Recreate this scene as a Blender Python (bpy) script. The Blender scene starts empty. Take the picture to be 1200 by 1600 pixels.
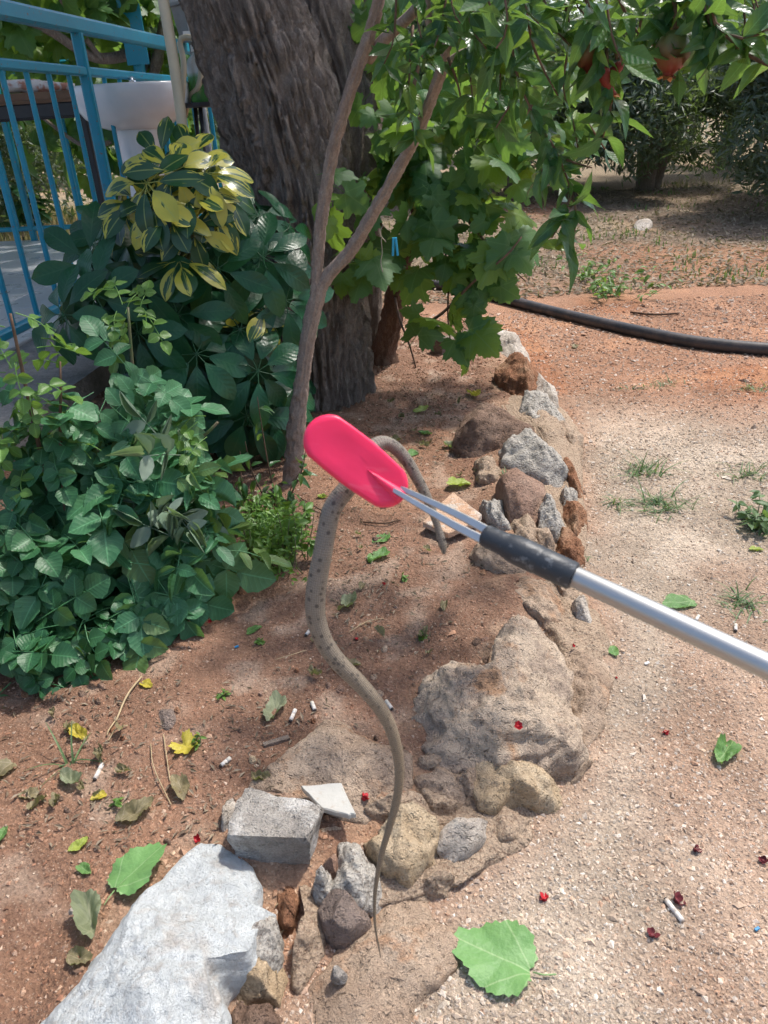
import bpy, math, random
import numpy as np
from mathutils import Vector, Matrix

SC = bpy.context.scene
COL = SC.collection
random.seed(7)
RNG = np.random.default_rng(11)

# ------------------------------------------------------------------ camera, sky, sun, exposure
CAM_H, PITCH, ROLL, FPX = 1.10, math.radians(27.5), math.radians(-3.5), 1202.0
cam_data = bpy.data.cameras.new('camera')
cam = bpy.data.objects.new('camera', cam_data)
COL.objects.link(cam)
CAM_R = (Matrix.Rotation(math.pi/2 - PITCH, 3, 'X') @ Matrix.Rotation(ROLL, 3, 'Z'))
CAM_P = Vector((0, 0, CAM_H))
cam.matrix_world = Matrix.Translation(CAM_P) @ CAM_R.to_4x4()
cam_data.sensor_fit = 'VERTICAL'
cam_data.sensor_height = 24.0
cam_data.lens = 24.0*FPX/1600.0
cam_data.clip_start = 0.02
cam_data.clip_end = 500
cam_data.dof.use_dof = True
cam_data.dof.focus_distance = 2.0
cam_data.dof.aperture_fstop = 9.5
SC.camera = cam

SUN_AZ_DIR = Vector((0.80, 0.60, 0)).normalized()     # ground direction towards the sun: right and away
SUN_EL = math.radians(62)
world = bpy.data.worlds.new('World')
SC.world = world
world.use_nodes = True
wn = world.node_tree
for n in list(wn.nodes):
    wn.nodes.remove(n)
sky = wn.nodes.new('ShaderNodeTexSky')
sky.sky_type = 'NISHITA'
sky.sun_disc = False
sky.sun_elevation = SUN_EL
sky.sun_rotation = math.atan2(SUN_AZ_DIR.x, SUN_AZ_DIR.y)
sky.air_density = 1.0
sky.dust_density = 3.0
bg = wn.nodes.new('ShaderNodeBackground')
bg.inputs['Strength'].default_value = 0.15
wo = wn.nodes.new('ShaderNodeOutputWorld')
wn.links.new(sky.outputs[0], bg.inputs[0])
wn.links.new(bg.outputs[0], wo.inputs[0])
sl = bpy.data.lights.new('sun', 'SUN')
sl.energy = 2.9
sl.angle = math.radians(3.0)
sl.color = (1.0, 0.955, 0.89)
sun = bpy.data.objects.new('sun', sl)
COL.objects.link(sun)
to_sun = Vector((SUN_AZ_DIR.x*math.cos(SUN_EL), SUN_AZ_DIR.y*math.cos(SUN_EL), math.sin(SUN_EL)))
sun.rotation_euler = to_sun.to_track_quat('Z', 'Y').to_euler()
sun.location = (3, 3, 8)
SC.view_settings.view_transform = 'Standard'
SC.view_settings.look = 'None'
SC.view_settings.gamma = 1.0
SC.view_settings.exposure = 0.74
SC.view_settings.use_curve_mapping = False
SC.render.engine = 'CYCLES'
SC.cycles.use_denoising = True
SC.cycles.max_bounces = 5
SC.cycles.diffuse_bounces = 3
SC.cycles.use_adaptive_sampling = True
SC.cycles.adaptive_threshold = 0.03
SC.cycles.transparent_max_bounces = 6
SC.cycles.caustics_reflective = False
SC.cycles.caustics_refractive = False

# ------------------------------------------------------------------ pixel -> place helpers (photo pixels, 1200 x 1600)
def ray(px, py):
    return (CAM_R @ Vector(((px-600)/FPX, -(py-800)/FPX, -1.0)))
def G(px, py, z=0.0):                       # where the pixel's ray meets the level z
    d = ray(px, py); t = (z-CAM_H)/d.z
    return CAM_P + d*t
def Y(px, py, y):                           # where the pixel's ray meets the upright plane at distance y
    d = ray(px, py)
    return CAM_P + d*(y/d.y)
def D(px, py, dep):                         # depth along the optical axis
    return CAM_P + ray(px, py)*dep

# ------------------------------------------------------------------ numpy value noise
def _h(ix, iy, iz, s):
    n = (ix.astype(np.int64)*374761393 + iy.astype(np.int64)*668265263 + iz.astype(np.int64)*2147483647 + s*974634777) & 0xFFFFFFFF
    n = ((n ^ (n >> 13))*1274126177) & 0xFFFFFFFF
    n = (n ^ (n >> 16)) & 0xFFFFFFFF
    return n/4294967295.0
def vnoise(p, s=0):
    p = np.asarray(p, float)
    i = np.floor(p); f = p-i; f = f*f*(3-2*f); i = i.astype(np.int64)
    x, y, z = i[..., 0], i[..., 1], i[..., 2]
    fx, fy, fz = f[..., 0], f[..., 1], f[..., 2]
    r = 0
    for dx in (0, 1):
        for dy in (0, 1):
            for dz in (0, 1):
                w = (fx if dx else 1-fx)*(fy if dy else 1-fy)*(fz if dz else 1-fz)
                r = r + w*_h(x+dx, y+dy, z+dz, s)
    return r*2-1
def fbm(p, s=0, o=4, ridged=False):
    p = np.asarray(p, float); a, r, t = 1.0, 0.0, 0.0
    for k in range(o):
        n = vnoise(p*(2.03**k)+k*17.3, s+k)
        if ridged:
            n = 1-2*np.abs(n)
        r = r+a*n; t += a; a *= 0.5
    return r/t
def P3(x, y, z=0.0):
    x = np.asarray(x, float); y = np.asarray(y, float)
    return np.stack([x, y, np.zeros_like(x)+z], -1)
def sstep(a, b, x):
    t = np.clip((x-a)/(b-a), 0, 1)
    return t*t*(3-2*t)

# ------------------------------------------------------------------ object helpers
def tag(o, label=None, cat=None, group=None, kind=None):
    if label: o['label'] = label
    if cat: o['category'] = cat
    if group: o['group'] = group
    if kind: o['kind'] = kind
    return o
def thing(name, label, cat, loc=(0, 0, 0), group=None):
    o = bpy.data.objects.new(name, None)
    o.empty_display_size = 0.05
    COL.objects.link(o); o.location = loc
    return tag(o, label, cat, group)
def mesh_data(name, verts, faces, mat=None, lc=None, col=None, smooth=True):
    verts = np.asarray(verts, np.float32).reshape(-1, 3)
    me = bpy.data.meshes.new(name)
    if isinstance(faces, np.ndarray):
        n, k = faces.shape
        me.vertices.add(len(verts)); me.vertices.foreach_set('co', verts.ravel())
        me.loops.add(n*k); me.loops.foreach_set('vertex_index', faces.astype(np.int32).ravel())
        me.polygons.add(n); me.polygons.foreach_set('loop_start', np.arange(0, n*k, k, dtype=np.int32))
        me.update(calc_edges=True)
    else:
        me.from_pydata([tuple(map(float, v)) for v in verts], [], [tuple(map(int, f)) for f in faces])
    me.polygons.foreach_set('use_smooth', np.full(len(me.polygons), smooth, dtype=bool))
    if lc is not None:
        a = me.attributes.new('lc', 'FLOAT_VECTOR', 'POINT'); a.data.foreach_set('vector', np.asarray(lc, np.float32).ravel())
    if col is not None:
        a = me.attributes.new('col', 'FLOAT_VECTOR', 'POINT'); a.data.foreach_set('vector', np.asarray(col, np.float32).ravel())
    if mat: me.materials.append(mat)
    me.validate(); me.update()
    return me
def link(name, me, parent=None, loc=None, mat4=None):
    o = bpy.data.objects.new(name, me)
    COL.objects.link(o)
    if parent: o.parent = parent
    if mat4 is not None: o.matrix_local = mat4
    elif loc is not None: o.location = loc
    return o
def obj(name, verts, faces, mat, parent=None, lc=None, col=None, smooth=True, origin=None):
    """verts in world space; origin = base point; a child is placed relative to its parent's location"""
    verts = np.asarray(verts, float).reshape(-1, 3)
    if origin is None:
        origin = (verts[:, 0].mean(), verts[:, 1].mean(), verts[:, 2].min())
    origin = np.array(origin, float)
    me = mesh_data(name, verts-origin, faces, mat, lc, col, smooth)
    loc = Vector(origin)
    p = parent
    while p is not None:
        loc = loc-p.location; p = p.parent
    return link(name, me, parent, loc)
class MB:
    def __init__(s): s.v = []; s.f = []; s.lc = []; s.n = 0
    def add(s, v, f, lc=None):
        v = np.asarray(v, float).reshape(-1, 3)
        s.v.append(v); s.f += [tuple(int(i)+s.n for i in q) for q in f]
        s.lc.append(np.zeros((len(v), 3)) if lc is None else np.asarray(lc, float).reshape(-1, 3))
        s.n += len(v)
    def V(s): return np.concatenate(s.v)
    def L(s): return np.concatenate(s.lc)
    def build(s, name, mat, parent=None, smooth=True, origin=None):
        return obj(name, s.V(), s.f, mat, parent, lc=s.L(), smooth=smooth, origin=origin)
def smooth_path(pts, n, radii=None):
    P = np.array([list(p) for p in pts], float)
    if radii is not None: P = np.concatenate([P, np.array(radii, float)[:, None]], 1)
    A = np.vstack([2*P[0]-P[1], P, 2*P[-1]-P[-2]])
    seg = np.linalg.norm(np.diff(P[:, :3], axis=0), axis=1); cum = np.concatenate([[0], np.cumsum(seg)])
    out = []
    for t in np.linspace(0, cum[-1], n):
        i = min(int(np.searchsorted(cum, t, 'right'))-1, len(P)-2); i = max(i, 0)
        u = (t-cum[i])/max(cum[i+1]-cum[i], 1e-9)
        a, b, c, d = A[i], A[i+1], A[i+2], A[i+3]
        out.append(0.5*((2*b)+(-a+c)*u+(2*a-5*b+4*c-d)*u*u+(-a+3*b-3*c+d)*u**3))
    out = np.array(out)
    return (out[:, :3], np.maximum(out[:, 3], 1e-4)) if radii is not None else out
def tube(pts, radii, segs=8, caps=True, flat=1.0):
    """swept tube: verts, faces, lc(u around 0..1, v length in metres, 0)"""
    P = np.array([list(p) for p in pts], float); n = len(P)
    R = np.zeros(n)+np.array(radii, float)
    T = np.gradient(P, axis=0); T /= np.linalg.norm(T, axis=1)[:, None]+1e-12
    ref = np.array([0, 0, 1.0]) if abs(T[0][2]) < 0.9 else np.array([1.0, 0, 0])
    N = np.cross(T[0], ref); N /= np.linalg.norm(N)
    V = []; L = []; s = 0
    for i in range(n):
        N = N-T[i]*np.dot(N, T[i]); N /= np.linalg.norm(N)+1e-12
        B = np.cross(T[i], N)
        if i: s += np.linalg.norm(P[i]-P[i-1])
        for k in range(segs):
            a = 2*math.pi*k/segs
            V.append(P[i]+R[i]*(math.cos(a)*N+flat*math.sin(a)*B)); L.append((k/segs, s, 0))
    F = [(i*segs+k, i*segs+(k+1) % segs, (i+1)*segs+(k+1) % segs, (i+1)*segs+k) for i in range(n-1) for k in range(segs)]
    if caps:
        F.append(tuple(range(segs))[::-1]); F.append(tuple((n-1)*segs+k for k in range(segs)))
    return V, F, L
def bar(a, b, w, h=None, up=(0, 0, 1)):
    """square bar from a to b"""
    a = Vector(a); b = Vector(b); h = h or w
    t = (b-a).normalized(); up = Vector(up)
    if abs(t.dot(up)) > 0.95: up = Vector((0, 1, 0))
    x = t.cross(up).normalized()*w/2; y = x.cross(t).normalized()*h/2
    c = 0.18*min(w, h)
    prof = []
    for sx, sy in ((1, 1), (-1, 1), (-1, -1), (1, -1)):
        kx = (1-2*c/w*1.0); ky = (1-2*c/h*1.0)
        q = [(sx, sy*ky), (sx*kx, sy)] if sx*sy > 0 else [(sx*kx, sy), (sx, sy*ky)]
        prof += q
    V = [p+x*u+y*v for p in (a, b) for u, v in prof]
    n = 8
    F = [(k, (k+1) % n, n+(k+1) % n, n+k) for k in range(n)]+[tuple(range(n))[::-1], tuple(range(n, 2*n))]
    return [tuple(v) for v in V], F
def box(x0, x1, y0, y1, z0, z1, M=None):
    V = [(x, y, z) for x in (x0, x1) for y in (y0, y1) for z in (z0, z1)]
    if M is not None: V = [tuple(M @ Vector(v)) for v in V]
    return V, [(0, 1, 3, 2), (4, 6, 7, 5), (0, 4, 5, 1), (2, 3, 7, 6), (0, 2, 6, 4), (1, 5, 7, 3)]
def lathe(profile, segs=24, sx=1.0, sy=1.0, M=None):
    V = [(r*sx*math.cos(2*math.pi*k/segs), r*sy*math.sin(2*math.pi*k/segs), z) for r, z in profile for k in range(segs)]
    if M is not None: V = [tuple(M @ Vector(v)) for v in V]
    n = len(profile)
    F = [(i*segs+k, i*segs+(k+1) % segs, (i+1)*segs+(k+1) % segs, (i+1)*segs+k) for i in range(n-1) for k in range(segs)]
    F.append(tuple(range(segs))[::-1]); F.append(tuple((n-1)*segs+k for k in range(segs)))
    return V, F
def frame(n, t, o):
    """matrix with local Z = n, local Y = t, at o"""
    n = Vector(n).normalized(); t = Vector(t); t = t-n*t.dot(n)
    if t.length < 1e-4: t = n.orthogonal()
    t.normalize(); x = t.cross(n)
    return Matrix(((x.x, t.x, n.x, o[0]), (x.y, t.y, n.y, o[1]), (x.z, t.z, n.z, o[2]), (0, 0, 0, 1)))
def rv(s=1.0): return Vector((random.gauss(0, s), random.gauss(0, s), random.gauss(0, s)))

# ------------------------------------------------------------------ materials
class NT:
    def __init__(s, name):
        s.m = bpy.data.materials.new(name); s.m.use_nodes = True
        s.t = s.m.node_tree; s.t.nodes.clear()
        s.out = s.t.nodes.new('ShaderNodeOutputMaterial')
    def n(s, typ, ins=None, **kw):
        d = s.t.nodes.new('ShaderNode'+typ)
        for k, v in kw.items(): setattr(d, k, v)
        for k, v in (ins or {}).items():
            if hasattr(v, 'is_output') or isinstance(v, bpy.types.NodeSocket): s.t.links.new(v, d.inputs[k])
            else: d.inputs[k].default_value = v
        return d
    def math(s, op, a, b=0.0, c=0.0, clamp=False):
        d = s.t.nodes.new('ShaderNodeMath'); d.operation = op; d.use_clamp = clamp
        for i, v in enumerate((a, b, c)):
            if isinstance(v, bpy.types.NodeSocket): s.t.links.new(v, d.inputs[i])
            else: d.inputs[i].default_value = v
        return d.outputs[0]
    def mix(s, f, a, b, mode='MIX'):
        d = s.t.nodes.new('ShaderNodeMix'); d.data_type = 'RGBA'; d.blend_type = mode
        for i, v in ((0, f), (6, a), (7, b)):
            if isinstance(v, bpy.types.NodeSocket): s.t.links.new(v, d.inputs[i])
            elif i == 0: d.inputs[i].default_value = v
            else: d.inputs[i].default_value = (*v, 1)
        return d.outputs[2]
    def ramp(s, f, stops, interp='LINEAR'):
        d = s.t.nodes.new('ShaderNodeValToRGB'); d.color_ramp.interpolation = interp
        e = d.color_ramp.elements
        while len(e) < len(stops): e.new(0.5)
        for q, (p, c) in zip(e, stops):
            q.position = p; q.color = (*c, 1) if not isinstance(c, (int, float)) else (c, c, c, 1)
        s.t.links.new(f, d.inputs[0]); return d.outputs[0]
    def noise(s, vec, scale, detail=4, rough=0.55, out=0, w=None, dist=0.0):
        d = s.n('TexNoise', {'Scale': scale, 'Detail': detail, 'Roughness': rough, 'Distortion': dist})
        if vec is not None: s.t.links.new(vec, d.inputs['Vector'])
        return d.outputs[out]
    def vor(s, vec, scale, feature='F1', rnd=1.0, out=0):
        d = s.n('TexVoronoi', {'Scale': scale, 'Randomness': rnd}, feature=feature)
        if vec is not None: s.t.links.new(vec, d.inputs['Vector'])
        return d.outputs[out]
    def objco(s): return s.n('TexCoord').outputs['Object']
    def pos(s): return s.n('NewGeometry').outputs['Position']
    def attr(s, name): return s.n('Attribute', attribute_name=name).outputs['Vector']
    def rnd(s): return s.n('ObjectInfo').outputs['Random']
    def xyz(s, v):
        d = s.n('SeparateXYZ', {0: v}); return d.outputs
    def vmul(s, v, k):
        return s.n('VectorMath', {0: v, 1: k}, operation='MULTIPLY').outputs[0]
    def vadd(s, v, w):
        return s.n('VectorMath', {0: v, 1: w}, operation='ADD').outputs[0]
    def bump(s, h, strength, dist=0.01, prev=None):
        d = s.n('Bump', {'Strength': strength, 'Distance': dist, 'Height': h})
        if prev is not None: s.t.links.new(prev, d.inputs['Normal'])
        return d.outputs[0]
    def bsdf(s, col, rough=0.8, normal=None, spec=0.3, metal=0.0, **kw):
        d = s.t.nodes.new('ShaderNodeBsdfPrincipled')
        for k, v in (('Base Color', col), ('Roughness', rough), ('Specular IOR Level', spec), ('Metallic', metal)):
            if isinstance(v, bpy.types.NodeSocket): s.t.links.new(v, d.inputs[k])
            elif k == 'Base Color': d.inputs[k].default_value = (*v, 1)
            else: d.inputs[k].default_value = v
        if normal is not None: s.t.links.new(normal, d.inputs['Normal'])
        for k, v in kw.items(): d.inputs[k.replace('_', ' ')].default_value = v
        return d.outputs[0]
    def done(s, sh):
        s.t.links.new(sh, s.out.inputs[0]); return s.m
def rock_mat(name, c1, c2, c3, pale=None, pale_amt=0.5, scale=1.0, bump=0.9, red=None):
    t = NT(name); p = t.pos()
    a = t.noise(p, 7*scale, 8, 0.66); b = t.noise(p, 45*scale, 8, 0.72); v = t.vor(p, 60*scale)
    col = t.ramp(a, [(0.30, c1), (0.5, c2), (0.72, c3)])
    col = t.mix(t.math('MULTIPLY', t.ramp(b, [(0.38, 1.0), (0.55, 0.0)]), 0.35), col, tuple(x*0.55 for x in c1))
    if pale:
        m = t.ramp(t.noise(p, 12*scale, 6, 0.7), [(0.62-0.3*pale_amt, 0.0), (0.70-0.3*pale_amt, 1.0)])
        col = t.mix(m, col, pale)
    if red:
        m = t.ramp(t.noise(p, 9*scale, 5, 0.65, dist=0.4), [(0.55, 0.0), (0.66, 0.8)])
        col = t.mix(m, col, red)
    g = t.noise(p, 320, 3, 0.6)
    col = t.mix(0.35, col, t.ramp(g, [(0.3, 0.25), (0.7, 0.85)]), 'OVERLAY')
    wp = t.vadd(p, t.vmul(t.noise(p, 16*scale, 4, 0.6, out=1), (0.09, 0.09, 0.09)))
    ck = t.ramp(t.vor(wp, 15*scale, 'DISTANCE_TO_EDGE'), [(0.0, 0.0), (0.05, 1.0)])
    pit = t.ramp(t.vor(wp, 95*scale), [(0.05, 0.0), (0.45, 1.0)])
    cm = t.ramp(t.noise(p, 5*scale, 3), [(0.45, 0.0), (0.6, 1.0)])
    n1 = t.bump(a, 0.5, 0.03)
    n1 = t.bump(t.math('MULTIPLY', ck, cm), 0.5, 0.012, n1)
    n2 = t.bump(t.math('ADD', b, t.math('MULTIPLY', pit, 0.5)), bump, 0.016, n1)
    n3 = t.bump(g, 0.8, 0.004, n2)
    return t.done(t.bsdf(col, 0.9, n3, 0.2))
def mortar_mat(name, c1, c2, dark):
    t = NT(name); p = t.pos()
    g = t.noise(p, 140, 5, 0.7); b = t.noise(p, 14, 5, 0.6)
    col = t.mix(b, c1, c2)
    col = t.mix(t.ramp(g, [(0.36, 0.85), (0.50, 0.0)]), col, dark)
    col = t.mix(t.ramp(t.vor(p, 230, out=0), [(0.12, 0.7), (0.30, 0.0)]), col, tuple(min(1, x*1.25) for x in c2))
    n = t.bump(g, 1.0, 0.012); n = t.bump(t.vor(p, 160), 0.7, 0.006, n)
    return t.done(t.bsdf(col, 0.95, n, 0.1))
def plain_mat(name, col, rough=0.6, spec=0.4, metal=0.0, var=0.15, scale=30, bump=0.0, col2=None):
    t = NT(name); p = t.objco()
    n = t.noise(p, scale, 5, 0.6)
    c2 = col2 or tuple(x*(1-var) for x in col)
    c = t.mix(t.ramp(n, [(0.35, 0.0), (0.65, 1.0)]), col, c2)
    nn = t.bump(n, bump, 0.002) if bump else None
    return t.done(t.bsdf(c, rough, nn, spec, metal))
def leaf_mat(name, c_dark, c_light, rough=0.42, trans=0.30, vein=None, vein_col=None, edge=None, c_alt=None, alt=0.0, spec=0.45):
    """lc = (u across -1..1, v along 0..1, random)"""
    t = NT(name)
    u, v, r = t.xyz(t.attr('lc'))
    rn = t.rnd()
    k = t.math('FRACT', t.math('ADD', t.math('MULTIPLY', rn, 7.31), r))
    col = t.mix(k, c_dark, c_light)
    if c_alt:
        col = t.mix(t.ramp(t.math('FRACT', t.math('MULTIPLY', rn, 13.7)), [(1-alt-0.05, 0.0), (1-alt+0.02, 1.0)]), col, c_alt)
    p = t.objco()
    col = t.mix(t.math('MULTIPLY', t.noise(p, 60, 3), 0.35), col, tuple(x*0.55 for x in c_dark))
    au = t.math('ABSOLUTE', u)
    hgt = None
    vc = vein_col or tuple(min(1, x*1.9+0.02) for x in c_light)
    if vein == 'pinnate':
        mid = t.ramp(au, [(0.025, 1.0), (0.075, 0.0)])
        s = t.math('SINE', t.math('MULTIPLY', t.math('SUBTRACT', v, t.math('MULTIPLY', au, 0.22)), 48.0))
        side = t.math('MULTIPLY', t.ramp(s, [(0.90, 0.0), (1.0, 1.0)]), 0.45)
        vm = t.math('MAXIMUM', mid, side)
        col = t.mix(t.math('MULTIPLY', vm, 0.55), col, vc); hgt = s
    elif vein == 'palmate':
        ang = t.math('ARCTAN2', u, v)
        rad = t.math('SQRT', t.math('ADD', t.math('MULTIPLY', u, u), t.math('MULTIPLY', v, v)))
        pp = t.math('PINGPONG', ang, math.radians(25.0))
        w = t.math('MULTIPLY', t.math('SUBTRACT', math.radians(25.0), pp), 1.0)
        pp2 = t.math('PINGPONG', t.math('ADD', ang, math.radians(25.0)), math.radians(25.0))
        d1 = t.math('MULTIPLY', t.math('MINIMUM', pp, 9.0), rad)
        even = t.ramp(t.math('PINGPONG', ang, math.radians(50.0)), [(0.0, 0), (1.0, 1)])
        vm = t.ramp(d1, [(0.008, 1.0), (0.022, 0.0)])
        s = t.math('SINE', t.math('ADD', t.math('MULTIPLY', rad, 55.0), t.math('MULTIPLY', pp, -40.0)))
        vm = t.math('MAXIMUM', vm, t.math('MULTIPLY', t.ramp(s, [(0.92, 0.0), (1.0, 1.0)]), 0.35))
        col = t.mix(t.math('MULTIPLY', vm, 0.5), col, vc); hgt = s
    if edge:
        col = t.mix(t.ramp(au, [(0.72, 0.0), (0.98, 0.8)]), col, edge)
    nrm = t.bump(t.noise(p, 90, 3), 0.25, 0.004)
    if hgt is not None: nrm = t.bump(hgt, 0.12, 0.0015, nrm)
    b = t.bsdf(col, rough, nrm, spec)
    tr = t.n('BsdfTranslucent', {'Color': t.mix(0.5, col, (0.35, 0.55, 0.06), 'MIX')}).outputs[0]
    return t.done(t.n('MixShader', {0: trans, 1: b, 2: tr}).outputs[0])
def bark_mat(name, c1, c2, c3, sc=1.0, stretch=(1, 1, 0.12), bump=1.0):
    t = NT(name); p = t.pos()
    q = t.vmul(t.vadd(p, t.vmul(t.noise(p, 18*sc, 3, out=1), (0.05, 0.05, 0.05))), stretch)
    a = t.noise(q, 75*sc, 8, 0.72); b = t.noise(p, 9*sc, 4, 0.6); g = t.noise(p, 150*sc, 3, 0.6)
    col = t.mix(b, c1, c2)
    col = t.mix(t.ramp(a, [(0.45, 0.0), (0.70, 0.8)]), col, c3)
    col = t.mix(0.25, col, t.ramp(g, [(0.3, 0.15), (0.7, 0.7)]), 'OVERLAY')
    n = t.bump(a, 0.8*bump, 0.012); n = t.bump(g, 0.4*bump, 0.003, n)
    return t.done(t.bsdf(col, 0.92, n, 0.15))

M = {}
# ------------------------------------------------------------------ the lie of the land
BORDER_PX = [(120, 1760), (260, 1560), (420, 1420), (600, 1300), (790, 1140), (850, 980), (850, 860), (840, 760), (835, 680), (815, 590), (770, 515)]
BORDER = np.array([[*G(x, y, 0.04)[:2]] for x, y in BORDER_PX])
BORDER = np.vstack([[BORDER[0][0]-1.2, BORDER[0][1]-0.5], BORDER, [[BORDER[-1][0]-0.9, BORDER[-1][1]+0.6]], [[BORDER[-1][0]-3.5, BORDER[-1][1]+0.9]]])
def side(x, y):
    """signed distance to the border line, positive in the bed"""
    x = np.asarray(x, float); y = np.asarray(y, float)
    best = np.full(x.shape, 1e9); sg = np.zeros(x.shape)
    for (ax, ay), (bx, by) in zip(BORDER[:-1], BORDER[1:]):
        dx, dy = bx-ax, by-ay
        t = np.clip(((x-ax)*dx+(y-ay)*dy)/(dx*dx+dy*dy), 0, 1)
        d = np.hypot(x-ax-t*dx, y-ay-t*dy)
        cr = dx*(y-ay)-dy*(x-ax)
        m = d < best
        best = np.where(m, d, best); sg = np.where(m, np.sign(cr), sg)
    return best*sg
BED_H = 0.06
def land(x, y, fine=True):
    x = np.asarray(x, float); y = np.asarray(y, float)
    sd = side(x, y)
    bed = sstep(-0.07, 0.10, sd)
    z = bed*BED_H+(0.020*np.exp(-(sd/0.13)**2)+0.016*np.exp(-(sd/0.20)**2)*fbm(P3(x*11, y*11), 31, 3))*sstep(6, 5, y)
    z = z+0.27*sstep(-0.50, -0.95, x)*sstep(1.30, 1.85, y)*sstep(14, 6, y)
    z = z+0.028*fbm(P3(x*1.1, y*1.1), 3, 3)*sstep(0.2, 1.5, np.hypot(x, y))
    z = z+0.20*fbm(P3(x*0.12, y*0.12), 9, 2)*sstep(7, 20, y)
    if fine:
        near = sstep(9, 3, y)
        z = z+near*(0.005+0.007*bed)*fbm(P3(x*9, y*9), 5, 4)+near*0.004*bed*np.maximum(0, fbm(P3(x*38, y*38), 6, 2))
    return z
def axis(lo, hi, f0, f1, step, grow):
    a = list(np.arange(f0, f1, step)); s = step
    v = f1
    while v < hi: a.append(v); s *= grow; v += s
    a.append(hi); s = step; v = f0-step; b = []
    while v > lo: b.append(v); s *= grow; v -= s
    b.append(lo)
    return np.array(b[::-1]+a)
gx = axis(-160, 160, -1.3, 1.9, 0.0125, 1.06)
gy = axis(-12, 220, 0.35, 3.6, 0.0125, 1.05)
X, Yg = np.meshgrid(gx, gy)
Z = land(X, Yg)
def gz(x, y):
    """height of the land, read from the sheet"""
    i = min(max(int(np.searchsorted(gx, x))-1, 0), len(gx)-2); j = min(max(int(np.searchsorted(gy, y))-1, 0), len(gy)-2)
    u = (x-gx[i])/(gx[i+1]-gx[i]); v = (y-gy[j])/(gy[j+1]-gy[j])
    return float((1-v)*((1-u)*Z[j, i]+u*Z[j, i+1])+v*((1-u)*Z[j+1, i]+u*Z[j+1, i+1]))
def on_ground(px, py, dz=0.0):
    """the point of the land seen at a pixel"""
    z = 0.04
    for _ in range(6):
        g = G(px, py, z); z = gz(g.x, g.y)
    return Vector((g.x, g.y, z+dz))

SD = side(X, Yg)
def ground_colour(x, y, sd):
    n1 = fbm(P3(x*1.3, y*1.3), 21, 4); n2 = fbm(P3(x*5, y*5), 22, 4); n3 = fbm(P3(x*0.5, y*0.5), 23, 3); n4 = fbm(P3(x*16, y*16), 26, 3)
    red = np.array([0.33, 0.155, 0.085]); bedc = np.array([0.245, 0.142, 0.096]); pale = np.array([0.47, 0.385, 0.30])
    bred = np.array([0.330, 0.182, 0.112])
    gravel = np.array([0.395, 0.315, 0.24]); litter = np.array([0.21, 0.155, 0.11]); dry = np.array([0.34, 0.28, 0.18]); orange = np.array([0.40, 0.205, 0.11])
    def mix(a, b, f): return a*(1-f[..., None])+b*f[..., None]
    path = mix(np.broadcast_to(gravel, x.shape+(3,)), pale, sstep(-0.15, 0.35, n2+0.5*n1))
    # red earth shows through beside the stones and farther along the path
    r = np.clip(sstep(0.26, 0.04, -sd)*0.75*sstep(-0.5, 0.2, n2+0.2) + sstep(2.0, 3.3, y+0.9*n1)*0.78 + 0.40*sstep(0.22, 0.5, n1), 0, 1)
    path = mix(path, red, r)
    path = mix(path, orange, sstep(0.1, 0.5, n2)*0.6*r)
    bed = mix(np.broadcast_to(bedc, x.shape+(3,)), bred, sstep(-0.2, 0.5, n1+0.4*n2)*0.75)
    bed = mix(bed, pale, 0.35*sstep(0.1, 0.5, n4))
    bed = mix(bed, np.array([0.36, 0.235, 0.155]), 0.8*sstep(0.22, 0.06, sd)*sstep(-0.3, 0.3, n4+n2))
    c = mix(path, bed, sstep(-0.04, 0.06, sd+0.05*n2)*sstep(8, 5, y))
    far = mix(np.broadcast_to(litter, x.shape+(3,)), red, sstep(0.05, 0.45, n3+0.4*n1)*0.7)
    far = mix(far, dry, sstep(0.0, 0.5, n1+0.3*n2)*0.5*sstep(5, 8, y))
    c = mix(c, far, sstep(4.6, 6.0, y+0.8*n1))
    c = mix(c, dry, sstep(9, 16, y)*0.55)
    return c*(0.92+0.22*n2+0.12*n4)[..., None]
GC = ground_colour(X, Yg, SD)
ny, nx = X.shape
idx = np.arange(ny*nx).reshape(ny, nx)
GF = np.stack([idx[:-1, :-1], idx[:-1, 1:], idx[1:, 1:], idx[1:, :-1]], -1).reshape(-1, 4)
t = NT('earth')
p = t.pos()
c = t.attr('col')
g1 = t.noise(p, 55, 6, 0.7); g2 = t.noise(p, 240, 4, 0.7); vv = t.vor(p, 130)
c = t.mix(0.45, c, t.ramp(g1, [(0.3, 0.22), (0.7, 0.72)]), 'OVERLAY')
c = t.mix(0.40, c, t.ramp(g2, [(0.3, 0.2), (0.7, 0.8)]), 'OVERLAY')
c = t.mix(t.ramp(t.vor(p, 170, out=0), [(0.10, 0.45), (0.28, 0.0)]), c, (0.50, 0.40, 0.30))
nb = t.bump(g1, 0.7, 0.012); nb = t.bump(vv, 0.5, 0.006, nb); nb = t.bump(g2, 0.6, 0.003, nb)
M['earth'] = t.done(t.bsdf(c, 0.95, nb, 0.1))
ground = link('ground', mesh_data('ground', np.stack([X, Yg, Z], -1).reshape(-1, 3), GF, M['earth'], col=GC.reshape(-1, 3)))
tag(ground, 'red earth and gravel ground running back into the olive grove', None, None, 'structure')

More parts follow.
